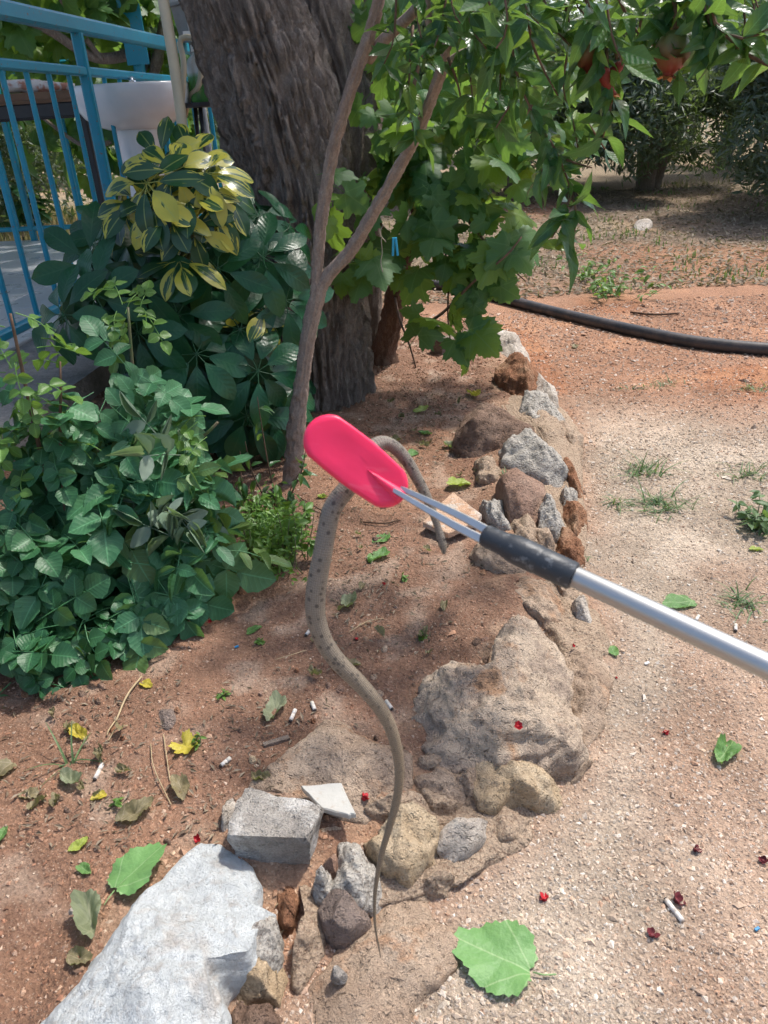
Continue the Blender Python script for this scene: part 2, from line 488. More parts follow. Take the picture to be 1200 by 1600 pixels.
# loose gravel and crumbs: real stones, uncountable
def pebbles(name, N, xr, yr, keep, smin, smax, tint, label, seed, flat=0.65):
    r = np.random.default_rng(seed)
    yy = yr[0]*np.exp(r.random(N)*math.log(yr[1]/yr[0]))          # denser close by
    xx = xr[0]+(xr[1]-xr[0])*r.random(N)
    m = np.abs(xx) < 0.62*(yy+0.75)+0.25
    xx, yy = xx[m], yy[m]
    sd = side(xx, yy)
    m = keep(xx, yy, sd, r.random(len(xx))); xx, yy, sd = xx[m], yy[m], sd[m]
    n = len(xx); zz = land(xx, yy)
    s = smin+(smax-smin)*r.random(n)**2.6
    s = s*np.clip(yy/2.0, 0.85, 2.0)*np.where(r.random(n) < 0.012, 2.0, 1.0)
    base = np.array([[1, 0, 0], [0, 1, 0], [-1, 0, 0], [0, -1, 0], [0, 0, 1], [0, 0, -1]], float)
    v = base[None]*(0.65+0.6*r.random((n, 6, 1)))+0.22*r.normal(size=(n, 6, 3))
    v[..., 2] *= flat; v[..., 0] *= (0.8+0.7*r.random((n, 1)))
    a = r.random(n)*6.283; ca, sa = np.cos(a)[:, None], np.sin(a)[:, None]
    vx = v[..., 0]*ca-v[..., 1]*sa; vy = v[..., 0]*sa+v[..., 1]*ca
    v = np.stack([vx, vy, v[..., 2]], -1)*s[:, None, None]*0.5
    v[..., 0] += xx[:, None]; v[..., 1] += yy[:, None]; v[..., 2] += (zz+s*0.10)[:, None]
    f = np.array([[0, 1, 4], [1, 2, 4], [2, 3, 4], [3, 0, 4], [1, 0, 5], [2, 1, 5], [3, 2, 5], [0, 3, 5]])
    F = (f[None]+np.arange(n)[:, None, None]*6).reshape(-1, 3)
    c0 = ground_colour(xx, yy, sd)
    pick = np.array(tint)[r.integers(0, len(tint), n)]
    k = r.random((n, 1))*0.62
    c = (c0*(1-k)+pick*k)*(0.75+0.55*r.random((n, 1)))
    o = link(name, mesh_data(name, v.reshape(-1, 3), F, M['pebble'], col=np.repeat(c, 6, 0), smooth=False))
    tag(o, label, 'gravel', None, 'stuff')
t = NT('pebble')
M['pebble'] = t.done(t.bsdf(t.mix(0.4, t.attr('col'), t.ramp(t.noise(t.pos(), 400, 2), [(0.3, 0.25), (0.7, 0.75)]), 'OVERLAY'), 0.9, None, 0.2))
STONES = [(0.55, 0.47, 0.38), (0.64, 0.59, 0.52), (0.50, 0.38, 0.29), (0.42, 0.24, 0.15), (0.36, 0.30, 0.25), (0.58, 0.42, 0.30), (0.68, 0.63, 0.56)]
CRUMBS = [(0.30, 0.14, 0.08), (0.22, 0.10, 0.06), (0.40, 0.22, 0.13), (0.50, 0.36, 0.25), (0.58, 0.46, 0.35), (0.17, 0.09, 0.06)]
pebbles('path_gravel', 420000, (-2.2, 2.6), (0.42, 4.6), lambda x, y, sd, r: (sd < 0.0+0.06*(r-0.5)) & (r < np.where(y > 2.6, 0.45, 1.0)*np.clip(1.15-0.6*sstep(0.30, 0.02, -sd), 0, 1)), 0.0030, 0.0100, STONES, 'pale loose gravel covering the trodden path beside the stones', 5)
pebbles('bed_crumbs', 230000, (-2.4, 1.6), (0.42, 4.2), lambda x, y, sd, r: (sd > -0.02) & (r < 0.62), 0.0026, 0.0100, CRUMBS, 'reddish soil crumbs and grit lying on the planting bed', 6)

# ------------------------------------------------------------------ stones of the border
M['rock_tan'] = rock_mat('rock_tan', (0.36, 0.25, 0.175), (0.47, 0.35, 0.255), (0.56, 0.44, 0.335), red=(0.46, 0.27, 0.16))
M['rock_grey'] = rock_mat('rock_grey', (0.30, 0.235, 0.185), (0.42, 0.325, 0.25), (0.50, 0.39, 0.295), pale=(0.54, 0.425, 0.32), pale_amt=0.55, red=(0.43, 0.25, 0.14))
M['rock_brown'] = rock_mat('rock_brown', (0.16, 0.10, 0.07), (0.25, 0.165, 0.12), (0.34, 0.24, 0.18), bump=1.0)
M['rock_rust'] = rock_mat('rock_rust', (0.22, 0.10, 0.055), (0.34, 0.17, 0.095), (0.42, 0.27, 0.17))
M['rock_pink'] = rock_mat('rock_pink', (0.27, 0.165, 0.115), (0.36, 0.23, 0.17), (0.44, 0.31, 0.235))
M['rock_ochre'] = rock_mat('rock_ochre', (0.40, 0.28, 0.165), (0.53, 0.40, 0.26), (0.62, 0.51, 0.37))
M['rock_white'] = rock_mat('rock_white', (0.42, 0.35, 0.28), (0.55, 0.48, 0.41), (0.68, 0.62, 0.55))
M['rock_dark'] = rock_mat('rock_dark', (0.20, 0.155, 0.13), (0.28, 0.215, 0.18), (0.35, 0.27, 0.22))
M['mortar'] = mortar_mat('mortar', (0.47, 0.43, 0.375), (0.60, 0.56, 0.50), (0.22, 0.18, 0.15))
M['mortar_tan'] = mortar_mat('mortar_tan', (0.42, 0.30, 0.21), (0.54, 0.42, 0.31), (0.25, 0.165, 0.115))
# whitewashed boulder: pale limewash worn through to tan stone and hung with red soil
t = NT('whitewashed_rock'); p = t.pos()
a = t.noise(p, 9, 6, 0.65); b = t.noise(p, 40, 6, 0.7, dist=0.6); cr = t.vor(t.vadd(p, t.vmul(t.noise(p, 25, 3, out=1), (0.05, 0.05, 0.05))), 26, 'DISTANCE_TO_EDGE')
c = t.mix(a, (0.60, 0.63, 0.63), (0.71, 0.735, 0.73))
c = t.mix(t.ramp(b, [(0.52, 0.0), (0.68, 0.55)]), c, (0.46, 0.40, 0.34))
c = t.mix(t.ramp(t.noise(p, 6, 5, 0.6), [(0.55, 0.0), (0.66, 0.70)]), c, (0.44, 0.34, 0.26))
fine = t.noise(t.vmul(p, (1, 0.6, 1)), 85, 6, 0.72)
c = t.mix(t.ramp(fine, [(0.30, 0.55), (0.40, 0.0)]), c, (0.30, 0.27, 0.245))
nb = t.bump(a, 0.6, 0.03); nb = t.bump(b, 1.0, 0.016, nb); nb = t.bump(fine, 1.0, 0.010, nb)
M['whitewashed'] = t.done(t.bsdf(c, 0.85, nb, 0.2))

def stone_mesh(px, z0, H, p=3.2, amp=0.012, seed=0, nt=84, nr=20, tilt=None, ridged=0.5, zref=0.5, wob=0.045, cuts=12, lift=0.012):
    z0 = z0+lift; H = H*0.80; amp = amp*1.15
    B = np.array([[*G(x, y, z0+H*zref)[:2]] for x, y in px])
    # resample + round off the outline
    B2 = B
    for _ in range(2):
        nb2 = np.roll(B2, -1, 0); B2 = np.stack([0.78*B2+0.22*nb2, 0.22*B2+0.78*nb2], 1).reshape(-1, 2)
    seg = np.linalg.norm(np.roll(B2, -1, 0)-B2, axis=1); cum = np.concatenate([[0], np.cumsum(seg)])
    tt = np.linspace(0, cum[-1], nt, endpoint=False)
    C2 = np.vstack([B2, B2[:1]])
    Bx = np.interp(tt, cum, C2[:, 0]); By = np.interp(tt, cum, C2[:, 1])
    cx, cy = Bx.mean(), By.mean()
    size = math.sqrt((Bx.max()-Bx.min())*(By.max()-By.min()))
    rho = np.concatenate([np.sin(np.linspace(0, math.pi/2, nr)), [1.0, 0.96]])
    zpr = np.concatenate([(np.maximum(0, 1-rho[:nr]**p))**(1/2.2), [-0.35, -0.9]])
    V = []
    for k, (r, zz) in enumerate(zip(rho, zpr)):
        for bx, by in zip(Bx, By):
            V.append((cx+(bx-cx)*r, cy+(by-cy)*r, z0+max(zz, -0.9)*H))
    V = np.array(V)
    if tilt is not None:
        top = np.clip((V[:, 2]-z0)/H, 0, 1)
        V[:, 2] += top*((V[:, 0]-cx)*tilt[0]+(V[:, 1]-cy)*tilt[1])
    ctr = np.array([cx, cy, z0-0.4*H])
    dirs = V-ctr; dirs /= np.linalg.norm(dirs, axis=1)[:, None]+1e-9
    rr_ = random.Random(seed*7+1); ext = np.array([max(1e-4, (Bx.max()-Bx.min())/2), max(1e-4, (By.max()-By.min())/2), H])
    for _ in range(cuts):                                   # split faces
        a_ = rr_.uniform(0, 6.283); u_ = rr_.uniform(0.05, 0.95)
        nn_ = np.array([math.cos(a_)*math.sqrt(1-u_*u_), math.sin(a_)*math.sqrt(1-u_*u_), u_])
        w_ = (V-np.array([cx, cy, z0]))/ext; e_ = w_ @ nn_; lim = rr_.uniform(0.68, 0.92)*e_.max()
        V = V-np.maximum(0, e_-lim)[:, None]*0.93*nn_*ext
    q = V+seed*3.17
    s1 = 2.2/size
    nz = 1.1*size*wob*fbm(q*s1, seed, 3)+amp*((1-ridged)*fbm(q*22, seed+5, 4)+ridged*fbm(q*14, seed+9, 4, True))
    nz += 0.35*amp*fbm(q*60, seed+13, 3)
    V = V+dirs*nz[:, None]
    n = len(rho)
    F = [(k*nt+(j+1) % nt, k*nt+j, (k+1)*nt+j, (k+1)*nt+(j+1) % nt)[::-1] for k in range(1, n-1) for j in range(nt)]
    V[0:nt] = V[0:nt].mean(0)
    F += [(0, nt+(j+1) % nt, nt+j) for j in range(nt)]
    return V, F
def stone(name, px, z0, H, mat, label=None, cat='stone', parent=None, group=None, **kw):
    V, F = stone_mesh(px, z0, H, **kw)
    o = obj(name, V, F, M[mat], parent)
    if label: tag(o, label, cat if parent is None else None, group)
    return o

stone('boulder', [(318, 1308), (350, 1318), (395, 1347), (404, 1378), (396, 1412), (430, 1420), (424, 1455), (424, 1492), (380, 1510), (334, 1528), (350, 1570), (352, 1610), (330, 1690), (200, 1740), (40, 1700), (50, 1605), (108, 1540), (172, 1468), (196, 1425), (235, 1375), (280, 1340)],
      0.02, 0.120, 'whitewashed', 'large whitewashed boulder with flaking pale limewash at the end of the stone border', 'boulder', seed=2, nt=150, nr=50, amp=0.013, p=3.0, wob=0.05, tilt=(0.08, 0.06), ridged=0.35, cuts=3)
stone('boulder', [(650, 1055), (690, 1043), (730, 1056), (764, 1056), (770, 1010), (798, 985), (820, 970), (850, 986), (880, 1026), (902, 1080), (916, 1138), (897, 1172), (842, 1176), (803, 1190), (760, 1184), (730, 1199), (665, 1177), (645, 1122)],
      0.02, 0.120, 'rock_grey', 'broad grey and tan weathered boulder with a small red petal on top', 'boulder', seed=5, nt=130, nr=44, amp=0.028, p=4.5, wob=0.06, tilt=(0.0, 0.10), ridged=0.6, cuts=6)
stone('boulder', [(876, 1012), (918, 998), (950, 1022), (962, 1050), (942, 1082), (948, 1120), (922, 1150), (898, 1150), (880, 1080)],
      0.0, 0.055, 'rock_tan', 'tan crumbly rock leaning against the right side of the broad grey boulder', 'rock', seed=8, amp=0.022, p=3.0, wob=0.06)

border = thing('stone_border', 'low garden border of rough stones set in grey mortar along the path', 'stone border', (G(800, 800, 0.0).x, G(800, 800, 0).y, 0.0))
BST = [  # outline, z0, H, material, options
 ([(740, 511), (758, 501), (776, 511), (762, 523), (745, 521)], 0.02, 0.09, 'rock_rust', dict(amp=0.02)),
 ([(745, 524), (765, 514), (808, 526), (829, 549), (826, 568), (796, 562), (768, 545)], 0.01, 0.10, 'rock_white', dict(amp=0.02)),
 ([(771, 584), (786, 570), (812, 560), (842, 573), (838, 595), (826, 612), (812, 618), (788, 612), (785, 600)], 0.03, 0.15, 'rock_rust', dict(amp=0.03, p=4.5, wob=0.07)),
 ([(836, 578), (866, 598), (880, 630), (870, 650), (845, 640), (822, 612)], 0.0, 0.13, 'rock_white', dict(amp=0.015)),
 ([(705, 686), (722, 662), (733, 628), (752, 620), (778, 627), (805, 645), (838, 668), (838, 678), (790, 680), (768, 697), (748, 709), (728, 706)], 0.04, 0.17, 'rock_brown', dict(amp=0.022, p=3.6, wob=0.05)),
 ([(855, 660), (888, 650), (908, 668), (910, 694), (900, 709), (880, 700), (862, 685)], 0.0, 0.11, 'rock_tan', dict(amp=0.022)),
 ([(768, 754), (788, 738), (830, 731), (858, 744), (869, 763), (856, 784), (835, 800), (815, 810), (795, 800), (776, 774)], 0.05, 0.125, 'rock_pink', dict(amp=0.010, p=2.8)),
 ([(865, 705), (890, 715), (905, 745), (915, 775), (900, 782), (884, 755)], 0.0, 0.08, 'rock_rust', dict(amp=0.02)),
 ([(880, 780), (905, 782), (917, 810), (905, 830), (880, 825)], 0.0, 0.08, 'rock_rust', dict(amp=0.025)),
 ([(868, 825), (900, 828), (915, 868), (900, 885), (872, 870)], 0.0, 0.07, 'rock_rust', dict(amp=0.025)),
 ([(820, 828), (852, 828), (872, 862), (868, 890), (838, 880), (822, 855)], 0.01, 0.08, 'rock_tan', dict(amp=0.025)),
 ([(730, 850), (758, 842), (802, 858), (832, 880), (805, 898), (752, 884)], 0.04, 0.07, 'rock_tan', dict(amp=0.02)),
 ([(888, 936), (916, 932), (938, 956), (930, 974), (905, 970), (890, 954)], 0.0, 0.08, 'rock_white', dict(amp=0.014, p=4)),
 ([(775, 905), (840, 898), (878, 930), (890, 965), (888, 1005), (860, 985), (825, 962), (792, 950)], 0.01, 0.075, 'rock_tan', dict(amp=0.022)),
 ([(740, 1188), (800, 1192), (868, 1176), (884, 1230), (852, 1248), (802, 1238), (772, 1266), (742, 1250)], 0.01, 0.065, 'rock_ochre', dict(amp=0.022, p=4)),
 ([(660, 1195), (735, 1200), (742, 1248), (712, 1268), (668, 1258), (640, 1225)], 0.01, 0.05, 'rock_tan', dict(amp=0.02)),
 ([(554, 1284), (582, 1262), (630, 1256), (676, 1274), (696, 1308), (688, 1336), (655, 1360), (621, 1374), (602, 1364), (582, 1326)], 0.01, 0.088, 'rock_ochre', dict(amp=0.020, p=4.0, wob=0.05)),
 ([(692, 1298), (730, 1276), (760, 1265), (764, 1287), (742, 1314), (702, 1335), (686, 1326)], 0.015, 0.050, 'rock_white', dict(amp=0.014, p=4)),
 ([(590, 1371), (658, 1354), (698, 1379), (738, 1408), (736, 1467), (690, 1520), (640, 1560), (625, 1660), (450, 1660), (464, 1545), (500, 1508), (530, 1462), (575, 1430)], -0.012, 0.058, 'rock_tan', dict(amp=0.012, p=5, nt=120, nr=34)),
 ([(374, 1230), (436, 1172), (482, 1130), (532, 1112), (618, 1108), (642, 1160), (642, 1232), (600, 1262), (545, 1270), (490, 1245), (420, 1228)], 0.045, 0.065, 'rock_tan', dict(amp=0.014, p=5, nt=120, nr=34)),
 ([(494, 1412), (503, 1388), (540, 1390), (577, 1412), (578, 1425), (548, 1453), (525, 1458), (504, 1440)], 0.02, 0.058, 'rock_dark', dict(amp=0.006, p=6, ridged=0.2)),
 ([(326, 1530), (336, 1480), (376, 1474), (436, 1490), (452, 1535), (418, 1568), (354, 1556)], 0.0, 0.068, 'rock_ochre', dict(amp=0.018, p=3.4)),
 ([(335, 1302), (360, 1246), (384, 1236), (380, 1262), (358, 1312)], 0.03, 0.075, 'rock_white', dict(amp=0.012)),
 ([(496, 1345), (514, 1330), (532, 1340), (528, 1366), (508, 1375)], 0.02, 0.060, 'rock_pink', dict(amp=0.008)),
 ([(350, 1560), (400, 1575), (450, 1570), (450, 1640), (360, 1650)], -0.01, 0.06, 'rock_brown', dict(amp=0.02)),
]
for i, (px, z0, H, m, kw) in enumerate(BST):
    stone('stone', px, z0, H, m, parent=border, seed=20+i, **kw)
MORT = [
 ([(772, 560), (835, 575), (872, 620), (902, 670), (908, 720), (918, 800), (908, 878), (860, 892), (800, 862), (758, 800), (768, 740), (762, 690), (772, 640)], 0.0, 0.100, 'mortar_tan'),
 ([(640, 1178), (740, 1188), (880, 1178), (905, 1225), (855, 1290), (770, 1330), (700, 1395), (610, 1400), (520, 1470), (450, 1535), (410, 1500), (450, 1380), (490, 1290), (560, 1225)], 0.0, 0.030, 'mortar_tan'),
 ([(770, 890), (850, 880), (905, 900), (945, 985), (960, 1060), (900, 1050), (850, 990), (800, 975)], 0.0, 0.055, 'mortar_tan'),
 ([(838, 600), (862, 612), (872, 640), (896, 660), (890, 690), (862, 680), (835, 668), (806, 650), (780, 628), (800, 618), (826, 616)], 0.02, 0.125, 'mortar'),
 ([(775, 684), (800, 674), (842, 682), (872, 697), (886, 727), (880, 752), (860, 742), (822, 732), (790, 736), (776, 716)], 0.03, 0.135, 'mortar'),
 ([(742, 784), (760, 768), (780, 776), (802, 805), (797, 818), (766, 810)], 0.04, 0.10, 'mortar'),
 ([(832, 800), (865, 780), (884, 800), (876, 824), (852, 830), (838, 817)], 0.02, 0.11, 'mortar'),
 ([(735, 726), (770, 716), (786, 738), (768, 756), (745, 750)], 0.04, 0.07, 'mortar_tan'),
 ([(868, 748), (888, 755), (905, 790), (890, 815), (874, 790)], 0.0, 0.085, 'mortar'),
 ([(790, 812), (830, 812), (850, 835), (840, 870), (800, 860), (780, 835)], 0.03, 0.07, 'mortar_tan'),
 ([(520, 1322), (545, 1312), (570, 1325), (590, 1368), (582, 1418), (555, 1400), (520, 1392), (512, 1360)], 0.02, 0.072, 'mortar'),
 ([(488, 1364), (505, 1358), (516, 1372), (508, 1392), (492, 1388)], 0.03, 0.055, 'mortar'),
 ([(462, 1362), (488, 1368), (500, 1400), (504, 1445), (500, 1480), (482, 1528), (460, 1538), (447, 1520), (468, 1480), (478, 1430), (468, 1390)], 0.0, 0.050, 'mortar_tan'),
 ([(402, 1408), (432, 1416), (430, 1470), (424, 1496), (396, 1500), (372, 1480), (380, 1440)], 0.03, 0.065, 'mortar'),
 ([(640, 1210), (690, 1230), (720, 1262), (695, 1282), (655, 1262), (630, 1240)], 0.01, 0.06, 'mortar_tan'),
 ([(700, 1200), (745, 1195), (765, 1230), (748, 1262), (712, 1258)], 0.0, 0.065, 'mortar_tan'),
 ([(560, 1265), (600, 1250), (650, 1240), (680, 1265), (640, 1275), (590, 1285)], 0.02, 0.06, 'mortar_tan'),
 ([(585, 1375), (640, 1372), (690, 1345), (720, 1365), (690, 1395), (620, 1400)], -0.01, 0.05, 'mortar_tan'),
 ([(640, 1170), (662, 1178), (720, 1200), (690, 1215), (640, 1200)], 0.01, 0.06, 'mortar_tan'),
 ([(840, 1180), (895, 1172), (915, 1150), (930, 1175), (890, 1215), (850, 1215)], -0.01, 0.05, 'mortar_tan'),
 ([(765, 1240), (830, 1245), (850, 1290), (800, 1340), (750, 1330), (745, 1280)], -0.03, 0.055, 'mortar_tan'),
 ([(470, 1300), (500, 1295), (545, 1290), (560, 1310), (520, 1322), (480, 1340)], 0.01, 0.05, 'mortar_tan'),
 ([(425, 1378), (460, 1372), (470, 1420), (455, 1480), (430, 1470), (428, 1420)], 0.0, 0.05, 'rock_rust'),
 ([(850, 880), (890, 885), (905, 930), (885, 945), (860, 920)], 0.0, 0.06, 'mortar_tan'),
 ([(520, 1190), (560, 1180), (610, 1190), (625, 1215), (580, 1222), (530, 1215)], 0.03, 0.062, 'mortar_tan'),
]
for i, (px, z0, H, m) in enumerate(MORT):
    stone('mortar', px, z0, H, m, parent=border, seed=60+i, amp=0.024, wob=0.06, p=3, ridged=0.3)

# squared grey block
def block(name, top_px, zt, bot_px, zb, mat, label, cat, seed, amp=0.006, n=22):
    T = [Vector(G(x, y, zt)) for x, y in top_px]; Bm = [Vector(G(x, y, zb)) for x, y in bot_px]
    mb = MB()
    def patch(a, b, c, d):
        u = np.linspace(0, 1, n)
        a, b, c, d = [np.array(q) for q in (a, b, c, d)]
        V = [(1-s)*(1-r)*a+(1-s)*r*b+s*r*c+s*(1-r)*d for s in u for r in u]
        mb.add(V, [(i*n+j, i*n+j+1, (i+1)*n+j+1, (i+1)*n+j) for i in range(n-1) for j in range(n-1)])
    patch(*T)
    for k in range(4): patch(T[k], Bm[k], Bm[(k+1) % 4], T[(k+1) % 4])
    V = mb.V(); ctr = np.mean([np.array(q) for q in T+Bm], 0)
    half = np.array([(np.array(T[1])-np.array(T[0])), (np.array(T[3])-np.array(T[0]))])
    d = V-ctr; dist = np.linalg.norm(d, axis=1)
    dmx = dist.max()
    V = V-d*(0.16*sstep(0.70, 1.0, dist/dmx))[:, None]          # worn corners
    V = V+(d/dist[:, None])*(amp*fbm(V*30, seed, 4, True)+2*amp*fbm(V*9, seed+3, 3))[:, None]
    o = obj(name, V, mb.f, M[mat])
    return tag(o, label, cat)
M['block_grey'] = rock_mat('block_grey', (0.24, 0.215, 0.19), (0.33, 0.30, 0.265), (0.44, 0.41, 0.37), pale=(0.55, 0.52, 0.48), pale_amt=0.36, bump=0.7)
block('concrete_block', [(352, 1304), (384, 1232), (502, 1260), (486, 1310)], 0.135, [(392, 1368), (392, 1280), (492, 1300), (480, 1362)], 0.02, 'block_grey', 'squared grey block with a rough pale top beside the whitewashed boulder', 'block', 3)
# ------------------------------------------------------------------ terrace with tiles
PZ = 0.42
FD = ray(730, 165); FD.z = 0; FD.normalize()          # run of the railing
FN = Vector((FD.y, -FD.x, 0))                          # outwards, towards the garden
FA = G(75, 490, 0.50)
def FP(s, z, out=0.0): return Vector((FA.x+FD.x*s+FN.x*out, FA.y+FD.y*s+FN.y*out, z))
edge0 = G(60, 640, PZ); OUT = (Vector((edge0.x, edge0.y, 0))-Vector((FA.x, FA.y, 0))).dot(FN)
S0, S1, DEEP = -2.2, 2.85, 5.0
M['slab'] = rock_mat('terrace_concrete', (0.20, 0.19, 0.18), (0.27, 0.255, 0.24), (0.33, 0.31, 0.29), bump=0.4)
t = NT('terrace_tile'); p = t.pos()
c = t.mix(t.noise(p, 3, 4), (0.42, 0.44, 0.46), (0.50, 0.515, 0.535))
c = t.mix(t.math('MULTIPLY', t.ramp(t.noise(p, 9, 6, 0.7), [(0.5, 0.0), (0.75, 1.0)]), 0.3), c, (0.34, 0.28, 0.22))
c = t.mix(t.math('MULTIPLY', t.rnd(), 0.12), c, (0.25, 0.26, 0.28))
M['tile'] = t.done(t.bsdf(c, t.ramp(t.noise(p, 7, 4), [(0.3, 0.22), (0.7, 0.42)]), None, 0.5))
mb = MB()
cs = [FP(S0, 0, OUT-0.02), FP(S1, 0, OUT-0.02), FP(S1, 0, OUT-DEEP), FP(S0, 0, OUT-DEEP)]
zb, zt = -0.1, PZ-0.012
V = [(q.x, q.y, zb) for q in cs]+[(q.x, q.y, zt) for q in cs]
patio = obj('patio', V, [(0, 1, 2, 3), (7, 6, 5, 4), (0, 4, 5, 1), (1, 5, 6, 2), (2, 6, 7, 3), (3, 7, 4, 0)], M['slab'], smooth=False)
tag(patio, 'raised terrace paved with large grey tiles inside the blue railing', None, None, 'structure')
TS = 0.45; gap = 0.004
nti, ntj = 11, 9
tme = None
ang = math.atan2(FD.y, FD.x)
bv = 0.004
prof = [(0, 0, -0.012), (0, 0, -bv), (bv, bv, 0)]
def tile_mesh():
    w = TS-gap; V = []
    for ins, z in ((0, -0.012), (0, -bv), (bv, 0)):
        V += [(ins, ins, z), (w-ins, ins, z), (w-ins, w-ins, z), (ins, w-ins, z)]
    F = [(k+j, k+(j+1) % 4, k+4+(j+1) % 4, k+4+j) for k in (0, 4) for j in range(4)]+[(8, 9, 10, 11)]
    return mesh_data('tile', V, F, M['tile'], smooth=False)
tme = tile_mesh()
for i in range(nti):
    for j in range(ntj):
        q = FP(S0+i*TS, PZ, OUT-(j+1)*TS)
        o = link('tile', tme, patio, Vector(q)-patio.location)
        o.rotation_euler.z = ang

# ------------------------------------------------------------------ blue railing
t = NT('blue_paint'); p = t.pos()
n1 = t.noise(p, 14, 5, 0.65)
c = t.mix(n1, (0.003, 0.185, 0.285), (0.006, 0.250, 0.365))
c = t.mix(t.ramp(t.noise(p, 60, 5, 0.7), [(0.60, 0.0), (0.66, 0.85)]), c, (0.13, 0.085, 0.06))
M['blue'] = t.done(t.bsdf(c, 0.42, t.bump(t.noise(p, 120, 3), 0.2, 0.002), 0.45))
def railing(name, label, P, s0, s1, spacing, posts, group=None):
    r = thing(name, label, 'railing', P((s0+s1)/2, PZ), group)
    for nm, z, w, h in (('handrail', 1.470, 0.052, 0.058), ('upper_rail', 1.308, 0.036, 0.034), ('lower_rail', 0.500, 0.034, 0.03)):
        V, F = bar(P(s0, z), P(s1, z), w, h); obj(nm, V, F, M['blue'], r, smooth=False)
    k = 0; s = s0+0.05
    while s < s1-0.03:
        if all(abs(s-q) > 0.05 for q in posts):
            V, F = bar(P(s, 0.514), P(s, 1.292), 0.017); obj('bar', V, F, M['blue'], r, smooth=False)
        s += spacing; k += 1
    for q in posts:
        V, F = bar(P(q, PZ), P(q, 1.442), 0.042); obj('post', V, F, M['blue'], r, smooth=False)
    return r
railing('railing', 'bright blue metal railing with thin upright bars along the terrace edge', lambda s, z: FP(s, z), -1.95, 2.68, 0.166, [-1.9, 0.74, 2.66])
BK = FP(2.72, 0)
railing('railing', 'blue metal railing across the far side of the terrace behind the washbasin', lambda s, z: Vector((BK.x-FN.x*s, BK.y-FN.y*s, z)), 0.05, 4.6, 0.166, [1.5, 3.0, 4.5])
# upright of the vine frame on the far railing
pg = thing('pergola_frame', 'blue steel vine frame upright with a welded plate by the far railing', 'pergola', Y(222, 300, 5.35))
pgl = Y(222, 130, 5.35); pgl.z = PZ
pg.location = pgl
V, F = bar(pgl, pgl+Vector((0, 0, 2.2)), 0.06); obj('post', V, F, M['blue'], pg, smooth=False)
V, F = bar(pgl+Vector((0.01, -0.045, 1.0)), pgl+Vector((0.01, -0.045, 1.36)), 0.13, 0.012); obj('plate', V, F, M['blue'], pg, smooth=False)
V, F = bar(pgl+Vector((-3.2, -0.5, 2.15)), pgl+Vector((0.6, 0.1, 2.15)), 0.06); obj('beam', V, F, M['blue'], pg, smooth=False)
V, F = bar(pgl+Vector((-2.9, -0.45, 0.0)), pgl+Vector((-2.9, -0.45, 2.12)), 0.06); obj('post', V, F, M['blue'], pg, smooth=False)

# ------------------------------------------------------------------ washbasin
M['ceramic'] = plain_mat('white_ceramic', (0.74, 0.74, 0.75), 0.18, 0.5, var=0.08, scale=6)
sc_ = Y(205, 150, 3.95)
sb = thing('washbasin', 'white ceramic pedestal washbasin standing behind the blue railing', 'washbasin', (sc_.x, sc_.y, PZ))
Mx = Matrix.Translation((sc_.x, sc_.y, PZ)) @ Matrix.Rotation(math.radians(8), 4, 'Z')
prof = [(0.08, 0.665), (0.12, 0.668), (0.17, 0.685), (0.215, 0.715), (0.248, 0.760), (0.258, 0.80), (0.260, 0.835), (0.255, 0.846), (0.245, 0.846), (0.228, 0.835), (0.20, 0.80), (0.145, 0.755), (0.045, 0.735), (0.010, 0.732)]
V, F = lathe(prof, 40, 1.0, 0.80, Mx); obj('basin', V, F, M['ceramic'], sb)
V, F = lathe([(0.115, 0.0), (0.118, 0.03), (0.098, 0.10), (0.085, 0.30), (0.088, 0.46), (0.100, 0.645), (0.104, 0.685)], 32, 1.0, 0.85, Mx); obj('pedestal', V, F, M['ceramic'], sb)
mbx = MB()
mbx.add(*box(-0.18, 0.18, 0.180, 0.215, 0.80, 0.860, Mx)); mbx.build('back_ledge', M['ceramic'], sb, smooth=False)
M['chrome'] = plain_mat('chrome', (0.65, 0.65, 0.66), 0.2, 0.5, 1.0, var=0.05)
pth = [Mx @ Vector(q) for q in ((0, 0.198, 0.84), (0, 0.198, 0.868), (0, 0.21, 0.875), (0, 0.13, 0.872), (0, 0.10, 0.86))]
V, F, L = tube(smooth_path(pth, 14), 0.011, 8); obj('tap', V, F, M['chrome'], sb)

# beige pipe leaning on the railing and its looped hose
M['beige'] = plain_mat('beige_plastic', (0.50, 0.43, 0.30), 0.45, 0.4, var=0.18, scale=9)
pp = [Y(292, 330, 2.95), Y(287, 235, 2.97), Y(283, 180, 2.98), Y(272, 100, 3.0), Y(262, 40, 3.02), Y(252, -20, 3.05), Y(238, -120, 3.12)]
pb = pp[0].copy(); pb.z = gz(pb.x, pb.y)
pp = [pb+Vector((0.02, 0.0, 0))]+pp
pr = thing('pipe', 'beige plastic pipe standing upright against the blue railing by the trunk', 'pipe', pp[0])
V, F, L = tube(smooth_path(pp, 40), 0.0185, 12); obj('tube', V, F, M['beige'], pr, lc=L)
hp = [Y(284, 160, 3.9), Y(287, 100, 3.92), Y(281, 66, 3.95), Y(290, 58, 3.95), Y(304, 62, 3.95), Y(313, 85, 3.95), Y(314, 115, 3.95), Y(309, 138, 3.95), Y(298, 150, 3.98), Y(290, 175, 4.0), Y(286, 230, 4.02)]
hb = hp[-1].copy(); hb.z = PZ+0.01; hp.append(hb+Vector((0.02, 0, 0)))
hs = thing('garden_hose', 'thin beige hose looped over the blue railing beside the washbasin', 'hose', hp[-1])
V, F, L = tube(smooth_path(hp, 60), 0.013, 10); obj('tube', V, F, M['beige'], hs, lc=L)

